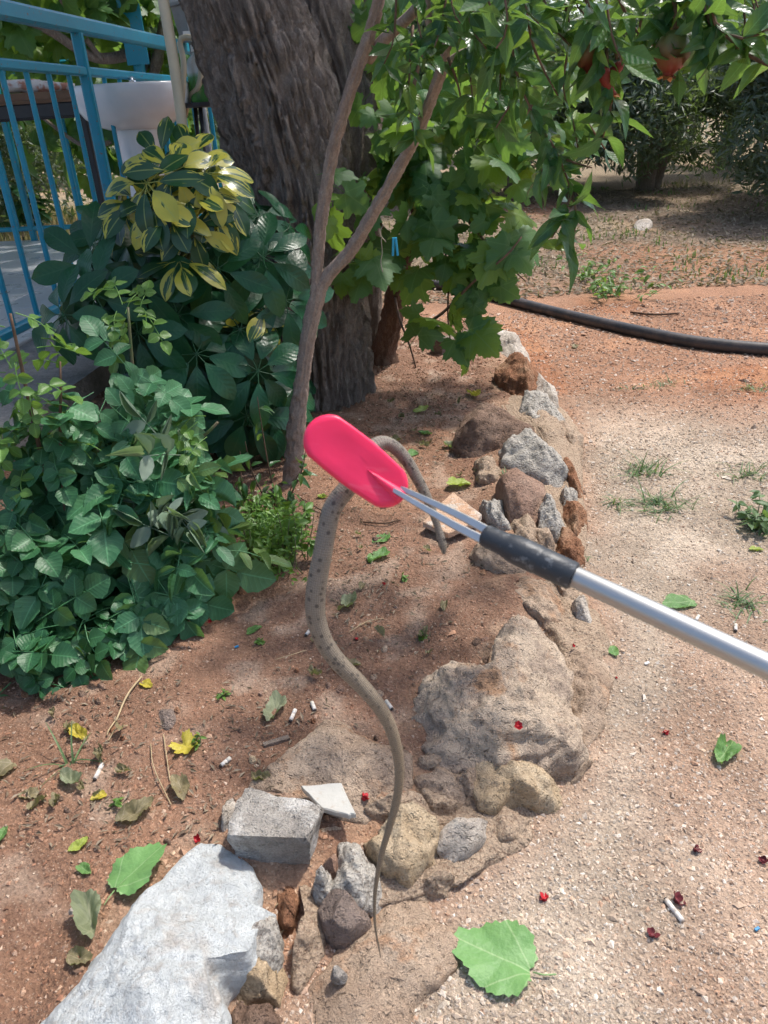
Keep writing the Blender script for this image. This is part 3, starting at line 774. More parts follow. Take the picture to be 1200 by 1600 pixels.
# table with a board and a rolled cloth
tc = Y(40, 120, 4.35); TT = 1.262
tb = thing('table', 'brown wooden table standing on the terrace behind the blue railing', 'table', (tc.x-0.25, tc.y, PZ))
M['board'] = plain_mat('brown_board', (0.20, 0.11, 0.065), 0.7, 0.3, var=0.35, scale=14)
M['darkmetal'] = plain_mat('dark_metal', (0.03, 0.03, 0.033), 0.5, 0.4, var=0.2)
cx, cy = tc.x-0.25, tc.y
V, F = box(cx-0.75, cx+0.62, cy-0.30, cy+0.38, TT-0.03, TT); obj('table_top', V, F, M['board'], tb, smooth=False)
mb = MB()
for (a, b) in (((-0.70, -0.26), (0.57, -0.26)), ((-0.70, 0.34), (0.57, 0.34)), ((-0.70, -0.26), (-0.70, 0.34)), ((0.57, -0.26), (0.57, 0.34))):
    mb.add(*bar((cx+a[0], cy+a[1], TT-0.075), (cx+b[0], cy+b[1], TT-0.075), 0.03, 0.06))
mb.build('apron', M['darkmetal'], tb, smooth=False)
for sx, sy in ((-0.70, -0.26), (0.57, -0.26), (0.57, 0.34), (-0.70, 0.34)):
    V, F = bar((cx+sx, cy+sy, PZ), (cx+sx, cy+sy, TT-0.05), 0.035); obj('leg', V, F, M['darkmetal'], tb, smooth=False)
t = NT('rolled_cloth'); p = t.objco()
c = t.mix(t.ramp(t.noise(p, 30, 4), [(0.45, 0.0), (0.6, 1.0)]), (0.62, 0.58, 0.55), (0.42, 0.20, 0.14))
M['cloth'] = t.done(t.bsdf(c, 0.9, t.bump(t.noise(p, 60, 4), 0.8, 0.01), 0.1))
r0 = Vector((cx+0.22, cy-0.24, TT+0.030)); r1 = r0+Vector((0.30, 0.10, -0.014))
V, F, L = tube(smooth_path([r0, r0.lerp(r1, 0.3)+Vector((0, 0, 0.006)), r0.lerp(r1, 0.65), r1], 24, [0.026, 0.03, 0.024, 0.012])[0], smooth_path([r0, r0.lerp(r1, 0.3), r0.lerp(r1, 0.65), r1], 24, [0.025, 0.030, 0.024, 0.012])[1], 14)
V = np.array(V); V += 0.008*fbm(V*30, 4, 3)[:, None]
tag(obj('cloth_roll', V, F, M['cloth']), 'rolled white and reddish cloth lying on the table behind the railing', 'cloth')

# soap bottle on the ledge by the trunk and grey lantern
t = NT('clear_bottle'); p = t.objco(); z = t.xyz(p)[2]
c = t.mix(t.ramp(z, [(0.10, 0.0), (0.12, 1.0)]), (0.10, 0.30, 0.08), (0.55, 0.58, 0.56))
M['bottle'] = t.done(t.bsdf(c, 0.15, None, 0.5, Transmission_Weight=0.35))
M['white'] = plain_mat('white_plastic', (0.70, 0.70, 0.68), 0.4, 0.4, var=0.06)
bt = Y(318, 160, 4.0); st_top = bt.z
stool = thing('plant_stand', 'slim dark stand holding a soap bottle beside the washbasin', 'stand', (bt.x, bt.y, PZ))
V, F = lathe([(0.10, st_top-PZ-0.02), (0.105, st_top-PZ-0.015), (0.105, st_top-PZ)], 20, M=Matrix.Translation((bt.x, bt.y, PZ))); obj('top', V, F, M['darkmetal'], stool, smooth=False)
for k in range(3):
    a = k*2.09+0.4
    V, F, L = tube([(bt.x+0.13*math.cos(a), bt.y+0.13*math.sin(a), PZ), (bt.x+0.06*math.cos(a), bt.y+0.06*math.sin(a), st_top-0.02)], 0.010, 8); obj('leg', V, F, M['darkmetal'], stool)
bo = thing('soap_bottle', 'clear plastic bottle with green liquid and white pump by the trunk', 'bottle', (bt.x, bt.y, st_top))
Mb = Matrix.Translation((bt.x, bt.y, st_top))
V, F = lathe([(0.052, 0), (0.056, 0.01), (0.056, 0.14), (0.045, 0.17), (0.02, 0.19), (0.018, 0.20)], 20, M=Mb); obj('body', V, F, M['bottle'], bo)
V, F = lathe([(0.022, 0.20), (0.022, 0.225), (0.008, 0.228), (0.008, 0.262)], 14, M=Mb); pmp = obj('pump', V, F, M['white'], bo)
V, F = box(-0.045, 0.012, -0.01, 0.01, 0.262, 0.278, Mb); obj('nozzle', V, F, M['white'], pmp, smooth=False)
M['greymetal'] = plain_mat('grey_metal', (0.22, 0.235, 0.25), 0.5, 0.4, var=0.15)
ln = Y(301, 66, 4.9); lz = ln.z
la = thing('lantern_post', 'grey box lantern on a slim post behind the trunk', 'lantern', (ln.x, ln.y, PZ))
V, F = bar((ln.x, ln.y, PZ), (ln.x, ln.y, lz), 0.04); obj('post', V, F, M['greymetal'], la, smooth=False)
V, F = lathe([(0.062, lz-PZ), (0.090, lz-PZ+0.16), (0.09, lz-PZ+0.165)], 4, M=Matrix.Translation((ln.x, ln.y, PZ))); obj('lamp_box', V, F, M['greymetal'], la, smooth=False)
V, F = lathe([(0.115, lz-PZ+0.165), (0.115, lz-PZ+0.18), (0.02, lz-PZ+0.26)], 4, M=Matrix.Translation((ln.x, ln.y, PZ))); obj('cap', V, F, M['greymetal'], la, smooth=False)

# ------------------------------------------------------------------ black pipe across the path
t = NT('black_pipe'); p = t.pos()
c = t.mix(t.ramp(t.noise(p, 12, 5, 0.7), [(0.4, 0.0), (0.7, 0.6)]), (0.030, 0.032, 0.036), (0.13, 0.10, 0.085))
M['blackpipe'] = t.done(t.bsdf(c, 0.5, t.bump(t.noise(p, 90, 3), 0.2, 0.002), 0.4))
PR = 0.030
pl = [(560, 430), (680, 447), (775, 467), (850, 487), (930, 507), (1010, 525), (1090, 540), (1200, 551), (1330, 556), (1500, 548)]
pts = []
for x, y in pl:
    q = on_ground(x, y+4); pts.append(Vector((q.x, q.y, gz(q.x, q.y)+PR*0.93)))
V, F, L = tube(smooth_path(pts, 90), PR, 16)
tag(obj('irrigation_pipe', V, F, M['blackpipe'], lc=L), 'long black plastic irrigation pipe curving across the red path', 'pipe')

# ------------------------------------------------------------------ big tree
M['bark'] = bark_mat('bark', (0.165, 0.130, 0.105), (0.25, 0.20, 0.165), (0.36, 0.31, 0.27), 1.0, (1, 1, 0.30), 1.3)
M['bark_red'] = bark_mat('bark_vine', (0.10, 0.055, 0.036), (0.16, 0.095, 0.065), (0.24, 0.17, 0.125), 1.6)
def bark_tube(pts, radii, n=170, segs=120, amp=0.016, seed=0, freq=26, flute=0.0):
    P, R = smooth_path(pts, n, radii)
    V, F, L = tube(P, R, segs); V = np.array(V); L = np.array(L)
    C = np.repeat(P, segs, 0); d = V-C; r = np.linalg.norm(d, axis=1); d /= r[:, None]
    a = L[:, 0]*2*math.pi; s = L[:, 1]; k = freq/4.0
    wob = 0.32*fbm(np.stack([np.cos(a)*2, np.sin(a)*2, s*3.0], -1), seed+2, 3)
    q = np.stack([np.cos(a+wob*0.35)*k*1.7, np.sin(a+wob*0.35)*k*1.7, s*freq*0.13], -1)
    rg = fbm(q, seed, 4, True)
    q2 = np.stack([np.cos(a)*k*4, np.sin(a)*k*4, s*freq*0.9], -1)
    big = fbm(np.stack([np.cos(a)*1.1, np.sin(a)*1.1, s*2.2], -1), seed+7, 3)
    q3 = np.stack([np.cos(a+wob)*k*2.6, np.sin(a+wob)*k*2.6, s*freq*0.30], -1)
    fur = np.maximum(np.clip((rg-0.12)/0.5, 0, 1)**1.3, 0.6*np.clip((fbm(q3, seed+21, 3, True)-0.25)/0.4, 0, 1))
    V = V+d*(amp*(-1.7*fur+0.45*fbm(q2, seed+4, 3))+0.05*big*r)[:, None]
    return V, F, L
tz = gz(-0.28, 3.05)
tr = thing('shade_tree', 'thick leaning tree trunk with deeply furrowed grey brown bark', 'tree', (-0.28, 3.05, tz-0.02))
tp = [(Y(500, 690, 3.08), 0.30), (Y(499, 640, 3.08), 0.262), (Y(497, 560, 3.08), 0.240), (Y(487, 450, 3.1), 0.240), (Y(470, 330, 3.12), 0.242), (Y(451, 240, 3.13), 0.247), (Y(428, 150, 3.14), 0.252), (Y(401, 75, 3.15), 0.235), (Y(374, 0, 3.15), 0.215), (Y(335, -110, 3.2), 0.19), (Y(280, -300, 3.3), 0.16), (Y(240, -520, 3.4), 0.12), (Y(220, -760, 3.5), 0.07)]
V, F, L = bark_tube([a for a, b in tp], [b*0.93 for a, b in tp], n=430, segs=260, amp=0.022, seed=3)
trunk = obj('trunk', V, F, M['bark'], tr, lc=L)
lp = [(Y(510, 380, 3.25), 0.10), (Y(543, 270, 3.30), 0.135), (Y(545, 180, 3.34), 0.128), (Y(520, 80, 3.38), 0.135), (Y(497, 0, 3.40), 0.135), (Y(480, -150, 3.5), 0.12), (Y(520, -400, 3.6), 0.10), (Y(600, -700, 3.6), 0.06)]
V, F, L = bark_tube([a for a, b in lp], [b for a, b in lp], n=130, segs=90, amp=0.016, seed=9)
obj('limb', V, F, M['bark'], tr, lc=L)
lp = [(Y(566, 380, 3.55), 0.05), (Y(578, 260, 3.55), 0.048), (Y(583, 150, 3.55), 0.044), (Y(584, 40, 3.55), 0.040), (Y(583, -100, 3.55), 0.038), (Y(620, -500, 3.5), 0.03)]
lp[0] = (Vector((lp[0][0].x, 3.5, gz(lp[0][0].x, 3.5)-0.02)), 0.06)
V, F, L = bark_tube([a for a, b in lp], [b for a, b in lp], n=90, segs=48, amp=0.006, seed=12, freq=60)
tag(obj('slim_trunk', V, F, M['bark'], lc=L), 'slim upright grey trunk growing just behind the thick leaning trunk', 'tree')
# ------------------------------------------------------------------ leaves
def blade(width, L=1.0, nu=2, nv=7, fold=0.15, droop=0.2, curl=0.0, wave=0.0, seed=0, rnd=0.0, serr=0.0):
    """a leaf blade from the origin along +Y, normal +Z; width(v) = half width"""
    r = random.Random(seed); V = []; C = []
    us = [k/nu for k in range(-nu, nu+1)]
    ph = r.random()*6
    for j in range(nv+1):
        v = j/nv; w = width(v)
        if serr and 0 < j < nv: w *= 1+serr*(1 if j % 2 else -1)
        for u in us:
            x = u*w
            z = fold*abs(x)-droop*v*v*L+wave*math.sin(v*9+ph+u*2)*abs(u)*0.05*L
            if curl:
                z += curl*abs(u)**1.5*w*1.2; x *= 1-0.35*abs(curl)*abs(u)
            V.append((x*L if False else x, v*L*(1-0.12*droop*v), z)); C.append((u, v, rnd))
    m = len(us)
    F = [(j*m+k, j*m+k+1, (j+1)*m+k+1, (j+1)*m+k) for j in range(nv) for k in range(m-1)]
    return np.array(V), F, np.array(C)
def xf(V, Mx):
    V = np.asarray(V); A = np.array(Mx)
    return V @ A[:3, :3].T+A[:3, 3]
W_oval = lambda wd, pk=0.45: (lambda v: wd*(max(0.0, math.sin(math.pi*min(1, v**(math.log(0.5)/math.log(pk)))))**0.8)+0.002*wd)
W_lance = lambda wd: (lambda v: wd*max(0.0, math.sin(math.pi*v**0.85))**0.85+0.004*wd)
W_obov = lambda wd: (lambda v: wd*max(0.0, math.sin(math.pi*(0.04+0.96*v)**1.35))**0.75+0.03*wd)
def compound(parts, mat, name):
    mb = MB()
    for V, F, C in parts: mb.add(V, F, C)
    return mesh_data(name, mb.V(), mb.f, mat, lc=mb.L())
def grape_leaf(seed, mat, curl=0.1, wave=0.5):
    r = random.Random(seed)
    half = [(0.05, -0.02), (0.16, -0.20), (0.30, -0.24), (0.40, -0.13), (0.52, -0.06), (0.50, 0.08), (0.43, 0.19), (0.54, 0.26), (0.64, 0.40), (0.58, 0.50), (0.44, 0.50), (0.33, 0.50), (0.36, 0.64), (0.27, 0.76), (0.16, 0.84), (0.08, 0.95)]
    pts = []
    for k, (x, y) in enumerate(half):
        s = 1+0.10*(r.random()-0.5)
        pts.append((x*s, y*s))
        if k < len(half)-1:
            nx_, ny_ = half[k+1]; mx, my = (x+nx_)/2, (y+ny_)/2
            q = 0.90 if k % 2 == 0 else 0.96
            pts.append((mx*q, 0.30+(my-0.30)*q))
    loop = pts+[(0.0, 1.0)]+[(-x*(1+0.06*(r.random()-0.5)), y) for x, y in reversed(pts)]
    loop = [(0, 0.02)]+loop
    c0 = np.array([0, 0.30]); lp = np.array(loop); n = len(lp)
    V = [(0, 0.30, 0.0)]; 
    ph = [r.random()*6 for _ in range(3)]
    for s in (0.5, 1.0):
        for x, y in lp:
            qx, qy = c0+(np.array([x, y])-c0)*s
            rr = math.hypot(qx, qy-0.3); a = math.atan2(qx, qy-0.3)
            z = -curl*rr*rr*2.2+wave*0.10*rr*math.sin(3*a+ph[0])+wave*0.07*rr*math.sin(5*a+ph[1])-0.10*abs(qx)*curl
            V.append((qx, qy, z))
    F = [(0, 1+k, 1+(k+1) % n) for k in range(n)]+[(1+k, 1+n+k, 1+n+(k+1) % n, 1+(k+1) % n) for k in range(n)]
    V = np.array(V); C = np.stack([V[:, 0], V[:, 1], np.zeros(len(V))], -1)
    tv, tf, tl = tube([(0, 0.02, 0), (0, -0.25, -0.02), (0.0, -0.5, -0.10)], 0.010, 4, False)
    mb = MB(); mb.add(V, F, C); mb.add(tv, tf, np.tile([0.9, 0.2, 0.5], (len(tv), 1)))
    return mesh_data('vine_leaf', mb.V(), mb.f, mat, lc=mb.L())
M['grape'] = leaf_mat('vine_leaf', (0.037, 0.127, 0.037), (0.098, 0.230, 0.063), 0.42, 0.48, 'palmate', (0.16, 0.28, 0.09), c_alt=(0.17, 0.28, 0.035), alt=0.22)
M['pom'] = leaf_mat('pomegranate_leaf', (0.019, 0.084, 0.029), (0.054, 0.150, 0.048), 0.30, 0.38, 'pinnate', c_alt=(0.13, 0.21, 0.025), alt=0.10, spec=0.5)
M['sch'] = leaf_mat('schefflera_leaf', (0.010, 0.062, 0.027), (0.022, 0.106, 0.043), 0.30, 0.12, 'pinnate', (0.04, 0.12, 0.05), spec=0.36)
M['rose'] = leaf_mat('rose_leaf', (0.040, 0.155, 0.066), (0.078, 0.225, 0.097), 0.48, 0.25, 'pinnate', c_alt=(0.15, 0.23, 0.06), alt=0.07)
M['rose2'] = leaf_mat('rose_leaf_dark', (0.023, 0.102, 0.038), (0.049, 0.160, 0.058), 0.45, 0.22, 'pinnate')
M['rose_grey'] = leaf_mat('rose_leaf_mildewed', (0.14, 0.22, 0.14), (0.30, 0.37, 0.29), 0.7, 0.25)
M['lime'] = leaf_mat('young_leaf', (0.075, 0.170, 0.030), (0.120, 0.240, 0.050), 0.42, 0.35, 'pinnate')
M['herb'] = leaf_mat('herb_leaf', (0.070, 0.170, 0.026), (0.150, 0.280, 0.050), 0.45, 0.35)
M['weed'] = leaf_mat('weed_blade', (0.060, 0.120, 0.050), (0.140, 0.220, 0.090), 0.5, 0.30)
M['olive'] = leaf_mat('olive_leaf', (0.040, 0.068, 0.042), (0.170, 0.215, 0.160), 0.45, 0.32)
M['canopy'] = leaf_mat('canopy_leaf', (0.022, 0.075, 0.020), (0.060, 0.140, 0.035), 0.4, 0.25)
M['dryblade'] = leaf_mat('dry_grass', (0.26, 0.20, 0.105), (0.42, 0.35, 0.20), 0.8, 0.2)
M['stem_green'] = plain_mat('green_stem', (0.11, 0.17, 0.06), 0.5, 0.3, col2=(0.17, 0.13, 0.08))
M['stem_brown'] = plain_mat('brown_stem', (0.17, 0.105, 0.07), 0.7, 0.2, var=0.4)
M['pomwood'] = bark_mat('pomegranate_bark', (0.25, 0.185, 0.15), (0.33, 0.25, 0.205), (0.42, 0.345, 0.29), 1.2, (1, 1, 0.30), 0.6)
# variegated schefflera
t = NT('variegated_leaf'); u, v, r = t.xyz(t.attr('lc'))
q = t.n('CombineXYZ', {0: t.math('MULTIPLY', u, 0.9), 1: t.math('MULTIPLY', v, 1.1), 2: t.math('MULTIPLY', r, 37.0)}).outputs[0]
nz = t.noise(t.vmul(q, (1.0, 0.55, 1.0)), 1.35, 3, 0.5)
bias = t.math('MULTIPLY', t.math('SUBTRACT', r, 0.5), 0.26)
msk = t.ramp(t.math('ADD', t.math('ADD', nz, bias), t.math('MULTIPLY', t.math('ABSOLUTE', u), 0.06)), [(0.535, 0.0), (0.548, 1.0)])
green = t.mix(r, (0.014, 0.055, 0.020), (0.028, 0.085, 0.028))
yel = t.mix(t.noise(q, 6, 3), (0.46, 0.40, 0.050), (0.34, 0.36, 0.055))
c = t.mix(msk, green, yel)
c = t.mix(t.math('MULTIPLY', t.ramp(t.math('ABSOLUTE', u), [(0.03, 1.0), (0.09, 0.0)]), 0.5), c, (0.30, 0.36, 0.10))
b = t.bsdf(c, 0.28, t.bump(t.noise(t.objco(), 60, 3), 0.2, 0.004), 0.5)
tl = t.n('BsdfTranslucent', {'Color': c}).outputs[0]
M['varieg'] = t.done(t.n('MixShader', {0: 0.15, 1: b, 2: tl}).outputs[0])

def whorl(seed, mat, n=8, L=0.095, wd=0.026, droop=0.30, name='leaf'):
    r = random.Random(seed); parts = []
    for k in range(n):
        a = 2*math.pi*(k+0.25*(r.random()-0.5))/n
        l = L*(0.82+0.3*r.random()); w = wd*(0.85+0.3*r.random())
        V, F, C = blade(W_obov(w), l, 2, 8, 0.12, droop*(0.5+r.random()), wave=0.35, seed=seed*31+k, rnd=r.random())
        st = l*0.30
        V = V+np.array([0, st, 0])
        tv, tf, tl_ = tube([(0, 0, 0), (0, st*1.05, 0.0)], 0.0016, 4, False)
        el = math.radians(8-28*r.random())
        Mx = Matrix.Rotation(a, 4, 'Z') @ Matrix.Rotation(el, 4, 'X')
        parts.append((xf(V, Mx), F, C)); parts.append((xf(tv, Mx), tf, np.tile([0.0, 0.5, 0.9], (len(tv), 1))))
    tv, tf, _ = tube([(0, 0, 0), (0, 0, -0.06), (0.01, 0, -0.14)], 0.0022, 5, False)
    parts.append((tv, tf, np.tile([0.0, 0.5, 0.9], (len(tv), 1))))
    return compound(parts, mat, name)
def rose_leaf(seed, mat, L=0.16, k=2, lw=0.026, ll=0.062, curl=0.0, name='leaf'):
    """compound leaf: k pairs and an end leaflet on a stalk"""
    r = random.Random(seed); parts = []
    pts = [(0, 0, 0), (0, L*0.5, 0.006), (0, L, -0.004)]
    tv, tf, _ = tube(smooth_path(pts, 6), 0.0013, 4, False)
    parts.append((tv, tf, np.tile([0.0, 0.4, 0.8], (len(tv), 1))))
    def lf(pos, a, s):
        c = curl*(0.4+r.random()) if r.random() < 0.7 else 0.0
        V, F, C = blade(W_oval(lw*s, 0.42), ll*s, 2, 8, 0.18, 0.22*r.random()+0.05, c, 0.5, seed*17+int(a*50), r.random(), 0.045)
        Mx = Matrix.Translation(pos) @ Matrix.Rotation(a, 4, 'Z') @ Matrix.Rotation(math.radians(-14+24*r.random()), 4, 'X') @ Matrix.Rotation(math.radians(r.uniform(-25, 25)), 4, 'Y')
        parts.append((xf(V, Mx), F, C))
    lf((0, L, -0.004), r.uniform(-0.15, 0.15), 1.12)
    for j in range(k):
        f = 0.42+0.42*j/max(1, k-1) if k > 1 else 0.7
        for sg in (-1, 1): lf((0, L*f, 0.004), sg*(1.15+0.25*r.random()), 0.82+0.2*r.random())
    return compound(parts, mat, name)
def single_leaf(seed, mat, L, wd, kind=W_lance, fold=0.35, droop=0.3, wave=0.4, name='leaf', nv=6, curl=0.0):
    parts = [blade(kind(wd), L, 2, nv, fold, droop, curl, wave, seed, random.random())]
    return compound(parts, mat, name)

def put(name, me, root, pos, nrm, tip, s=1.0):
    Mx = frame(nrm, tip, Vector(pos)-root.location) @ Matrix.Scale(s, 4)
    return link(name, me, root, mat4=Mx)
CAMDIR = Vector((0, -1, 0.25)).normalized()
def blob_leaves(root, protos, blobs, n, up=0.6, out=0.6, cam=0.25, jit=0.35, hang=0.3, smin=0.8, smax=1.2, name='leaf', inner=0.55):
    """blobs: (centre, radius vector or number, weight)"""
    W = [b[2] for b in blobs]
    for _ in range(n):
        c, r, w = random.choices(blobs, W)[0]
        if isinstance(r, (int, float)): r = (r, r, r)
        d = rv().normalized()
        k = inner+(1-inner)*random.random()**0.6
        pos = Vector((c[0]+d.x*r[0]*k, c[1]+d.y*r[1]*k, c[2]+d.z*r[2]*k))
        nr = (Vector((0, 0, 1))*up+d*out+CAMDIR*cam+rv(jit)).normalized()
        tip = (d+Vector((0, 0, -hang))+rv(0.5))
        put(name, random.choice(protos), root, pos, nr, tip, random.uniform(smin, smax))
def stem(root, pts, r0, r1, mat, name='stem', n=14, segs=7):
    P, R = smooth_path(pts, n, [r0+(r1-r0)*k/(len(pts)-1) for k in range(len(pts))])
    V, F, L = tube(P, R, segs); return obj(name, V, F, M[mat], root, lc=L)
def leaf_cloud(name, pts, nrm, size, mat, parent=None, seed=1, aspect=0.4, fold=0.15):
    """many small folded leaves as one mesh"""
    r = np.random.default_rng(seed); n = len(pts)
    N = nrm/(np.linalg.norm(nrm, axis=1)[:, None]+1e-9)
    T = r.normal(size=(n, 3)); T -= N*(T*N).sum(1)[:, None]; T /= np.linalg.norm(T, axis=1)[:, None]
    B = np.cross(N, T); s = size*(0.7+0.6*r.random(n))[:, None]
    a = pts; b = pts+T*s*0.5+B*s*aspect*0.5+N*s*fold; c = pts+T*s; d = pts+T*s*0.5-B*s*aspect*0.5+N*s*fold
    V = np.stack([a, b, c, d], 1).reshape(-1, 3); F = np.arange(4*n).reshape(n, 4)
    F = np.concatenate([F[:, [0, 1, 2]], F[:, [0, 2, 3]]])
    rn = np.repeat(r.random(n), 4); L = np.stack([np.tile([0, 1, 0, -1], n), np.tile([0, .5, 1, .5], n), rn], -1)
    return obj(name, V, F, M[mat], parent, lc=L, smooth=False)
def shell(n, c, rad, seed, inner=0.5, lump=0.25):
    r = np.random.default_rng(seed)
    d = r.normal(size=(n, 3)); d /= np.linalg.norm(d, axis=1)[:, None]
    k = inner+(1-inner)*r.random(n)**0.5
    k = k*(1+lump*fbm(d*2.6+seed, seed, 3))
    return np.array(c)+d*k[:, None]*np.array(rad), d

# ------------------------------------------------------------------ crown of the big tree, above the picture, shading terrace and bed
cr_pts, cr_n = [], []
for k, (c, rad, n) in enumerate([((-1.7, 3.6, 3.6), (1.2, 1.1, 0.6), 2600), ((-0.7, 3.3, 4.2), (1.2, 1.2, 0.8), 2600), ((-2.0, 2.6, 4.0), (0.9, 0.9, 0.6), 1600), ((0.2, 3.7, 4.0), (1.0, 1.0, 0.7), 1800), ((-1.0, 4.8, 3.9), (1.5, 1.0, 0.7), 2600), ((-0.4, 2.5, 3.7), (0.8, 0.7, 0.5), 1500)]):
    a, b = shell(n, c, rad, 70+k, 0.2); cr_pts.append(a); cr_n.append(b*0.5+np.array([0, 0, 0.8])+0.4*np.random.default_rng(k).normal(size=b.shape))
leaf_cloud('crown', np.concatenate(cr_pts), np.concatenate(cr_n), 0.13, 'canopy', tr, 3, 0.7)
for a, b in ((Vector((-0.9, 3.3, 2.6)), Vector((-2.0, 2.7, 3.9))), (Vector((-0.9, 3.3, 2.7)), Vector((-1.6, 4.6, 3.9))), (Vector((-0.2, 3.5, 2.6)), Vector((0.4, 3.6, 4.0))), (Vector((-0.75, 3.35, 2.4)), Vector((-0.4, 2.6, 3.6)))):
    stem(tr, [a, a.lerp(b, 0.5)+Vector((0, 0, 0.15)), b], 0.06, 0.02, 'bark', 'limb')

# ------------------------------------------------------------------ pomegranate tree
pz = on_ground(455, 752)
pt = thing('pomegranate_tree', 'young forked pomegranate tree with glossy leaves and green red fruit', 'tree', pz)
PY = pz.y
tp = [(Y(452, 775, PY), 0.040), (Y(456, 745, PY), 0.041), (Y(461, 705, PY), 0.044), (Y(464, 660, PY), 0.042), (Y(470, 610, PY), 0.036), (Y(478, 550, PY), 0.034), (Y(488, 495, PY), 0.035), (Y(497, 455, PY), 0.034), (Y(496, 420, PY), 0.026), (Y(500, 360, PY), 0.026), (Y(509, 300, PY), 0.026), (Y(524, 220, PY-0.02), 0.024), (Y(548, 140, PY-0.04), 0.023), (Y(575, 60, PY-0.06), 0.024), (Y(592, 0, PY-0.08), 0.022), (Y(610, -90, PY-0.1), 0.018), (Y(640, -260, PY-0.15), 0.012)]
V, F, L = bark_tube([a for a, b in tp], [b*0.72 for a, b in tp], n=260, segs=40, amp=0.0030, seed=31, freq=90)
Vz = np.array(V); low = sstep(0.46, 0.28, Vz[:, 2]-pz.z)
Vz = Vz+(0.006*low*fbm(Vz*45, 8, 3))[:, None]
obj('trunk', Vz, F, M['pomwood'], pt, lc=L)
br = [(Y(492, 470, PY), 0.028), (Y(512, 432, PY-0.005), 0.030), (Y(548, 390, PY-0.02), 0.0285), (Y(588, 325, PY-0.06), 0.026), (Y(622, 265, PY-0.10), 0.024), (Y(655, 200, PY-0.16), 0.024), (Y(683, 130, PY-0.22), 0.022), (Y(700, 70, PY-0.28), 0.017), (Y(730, -10, PY-0.34), 0.014), (Y(790, -140, PY-0.5), 0.010)]
V, F, L = bark_tube([a for a, b in br], [b*0.70 for a, b in br], n=150, segs=32, amp=0.0028, seed=33, freq=90)
obj('branch', V, F, M['pomwood'], pt, lc=L)
for pts, r0, r1 in ([(575, 92, 2.22), (600, 62, 2.18), (640, 25, 2.1), (680, -20, 2.0)], 0.016, 0.011), ([(690, 110, 2.1), (720, 85, 2.05), (760, 75, 2.0), (820, 60, 1.9), (900, -10, 1.8)], 0.011, 0.006), ([(700, 70, 2.0), (672, 40, 2.0), (665, -20, 2.0)], 0.010, 0.008):
    stem(pt, [Y(*q) for q in pts], r0, r1, 'pomwood', 'branch', 18, 10)
pomL = [single_leaf(100+k, M['pom'], 0.064, 0.0132, W_lance, 0.4, 0.25+0.12*k, 0.6) for k in range(6)]
NPL = [0]; overflow_p, overflow_n = [], []
def twig(pts, r0=0.0035, r1=0.0015, pitch=0.018, den=1.0, scale=1.0, visible=True):
    pts = [Vector(q) for q in pts]
    n = max(8, int(sum((b-a).length for a, b in zip(pts, pts[1:]))/0.02))
    P = smooth_path(pts, n)
    V, F, L = tube(P, np.linspace(r0, r1, n), 6); obj('twig', V, F, M['stem_brown'], pt, lc=L)
    k = 0; acc = 0
    for i in range(1, n):
        acc += np.linalg.norm(P[i]-P[i-1])
        if acc < pitch: continue
        acc = 0; k += 1
        T = Vector(P[i]-P[i-1]).normalized()
        b = T.orthogonal().normalized(); b.rotate(Matrix.Rotation(k*1.57+random.uniform(-.5, .5), 3, T))
        for sg in (1, -1, 0):
            if random.random() > den or (sg == 0 and random.random() > 0.35): continue
            o = b*sg if sg else (b.cross(T))
            tip = (o*0.9+T*0.55+rv(0.25)+Vector((0, 0, -0.25)))
            nr = (Vector((0, 0, 1))*0.6+CAMDIR*0.45+rv(0.5))
            s = scale*random.uniform(0.65, 1.25)
            if NPL[0] < 300:
                put('leaf', random.choice(pomL), pt, P[i], nr, tip, s); NPL[0] += 1
            else:
                overflow_p.append(np.array(P[i])); overflow_n.append(np.array(nr))
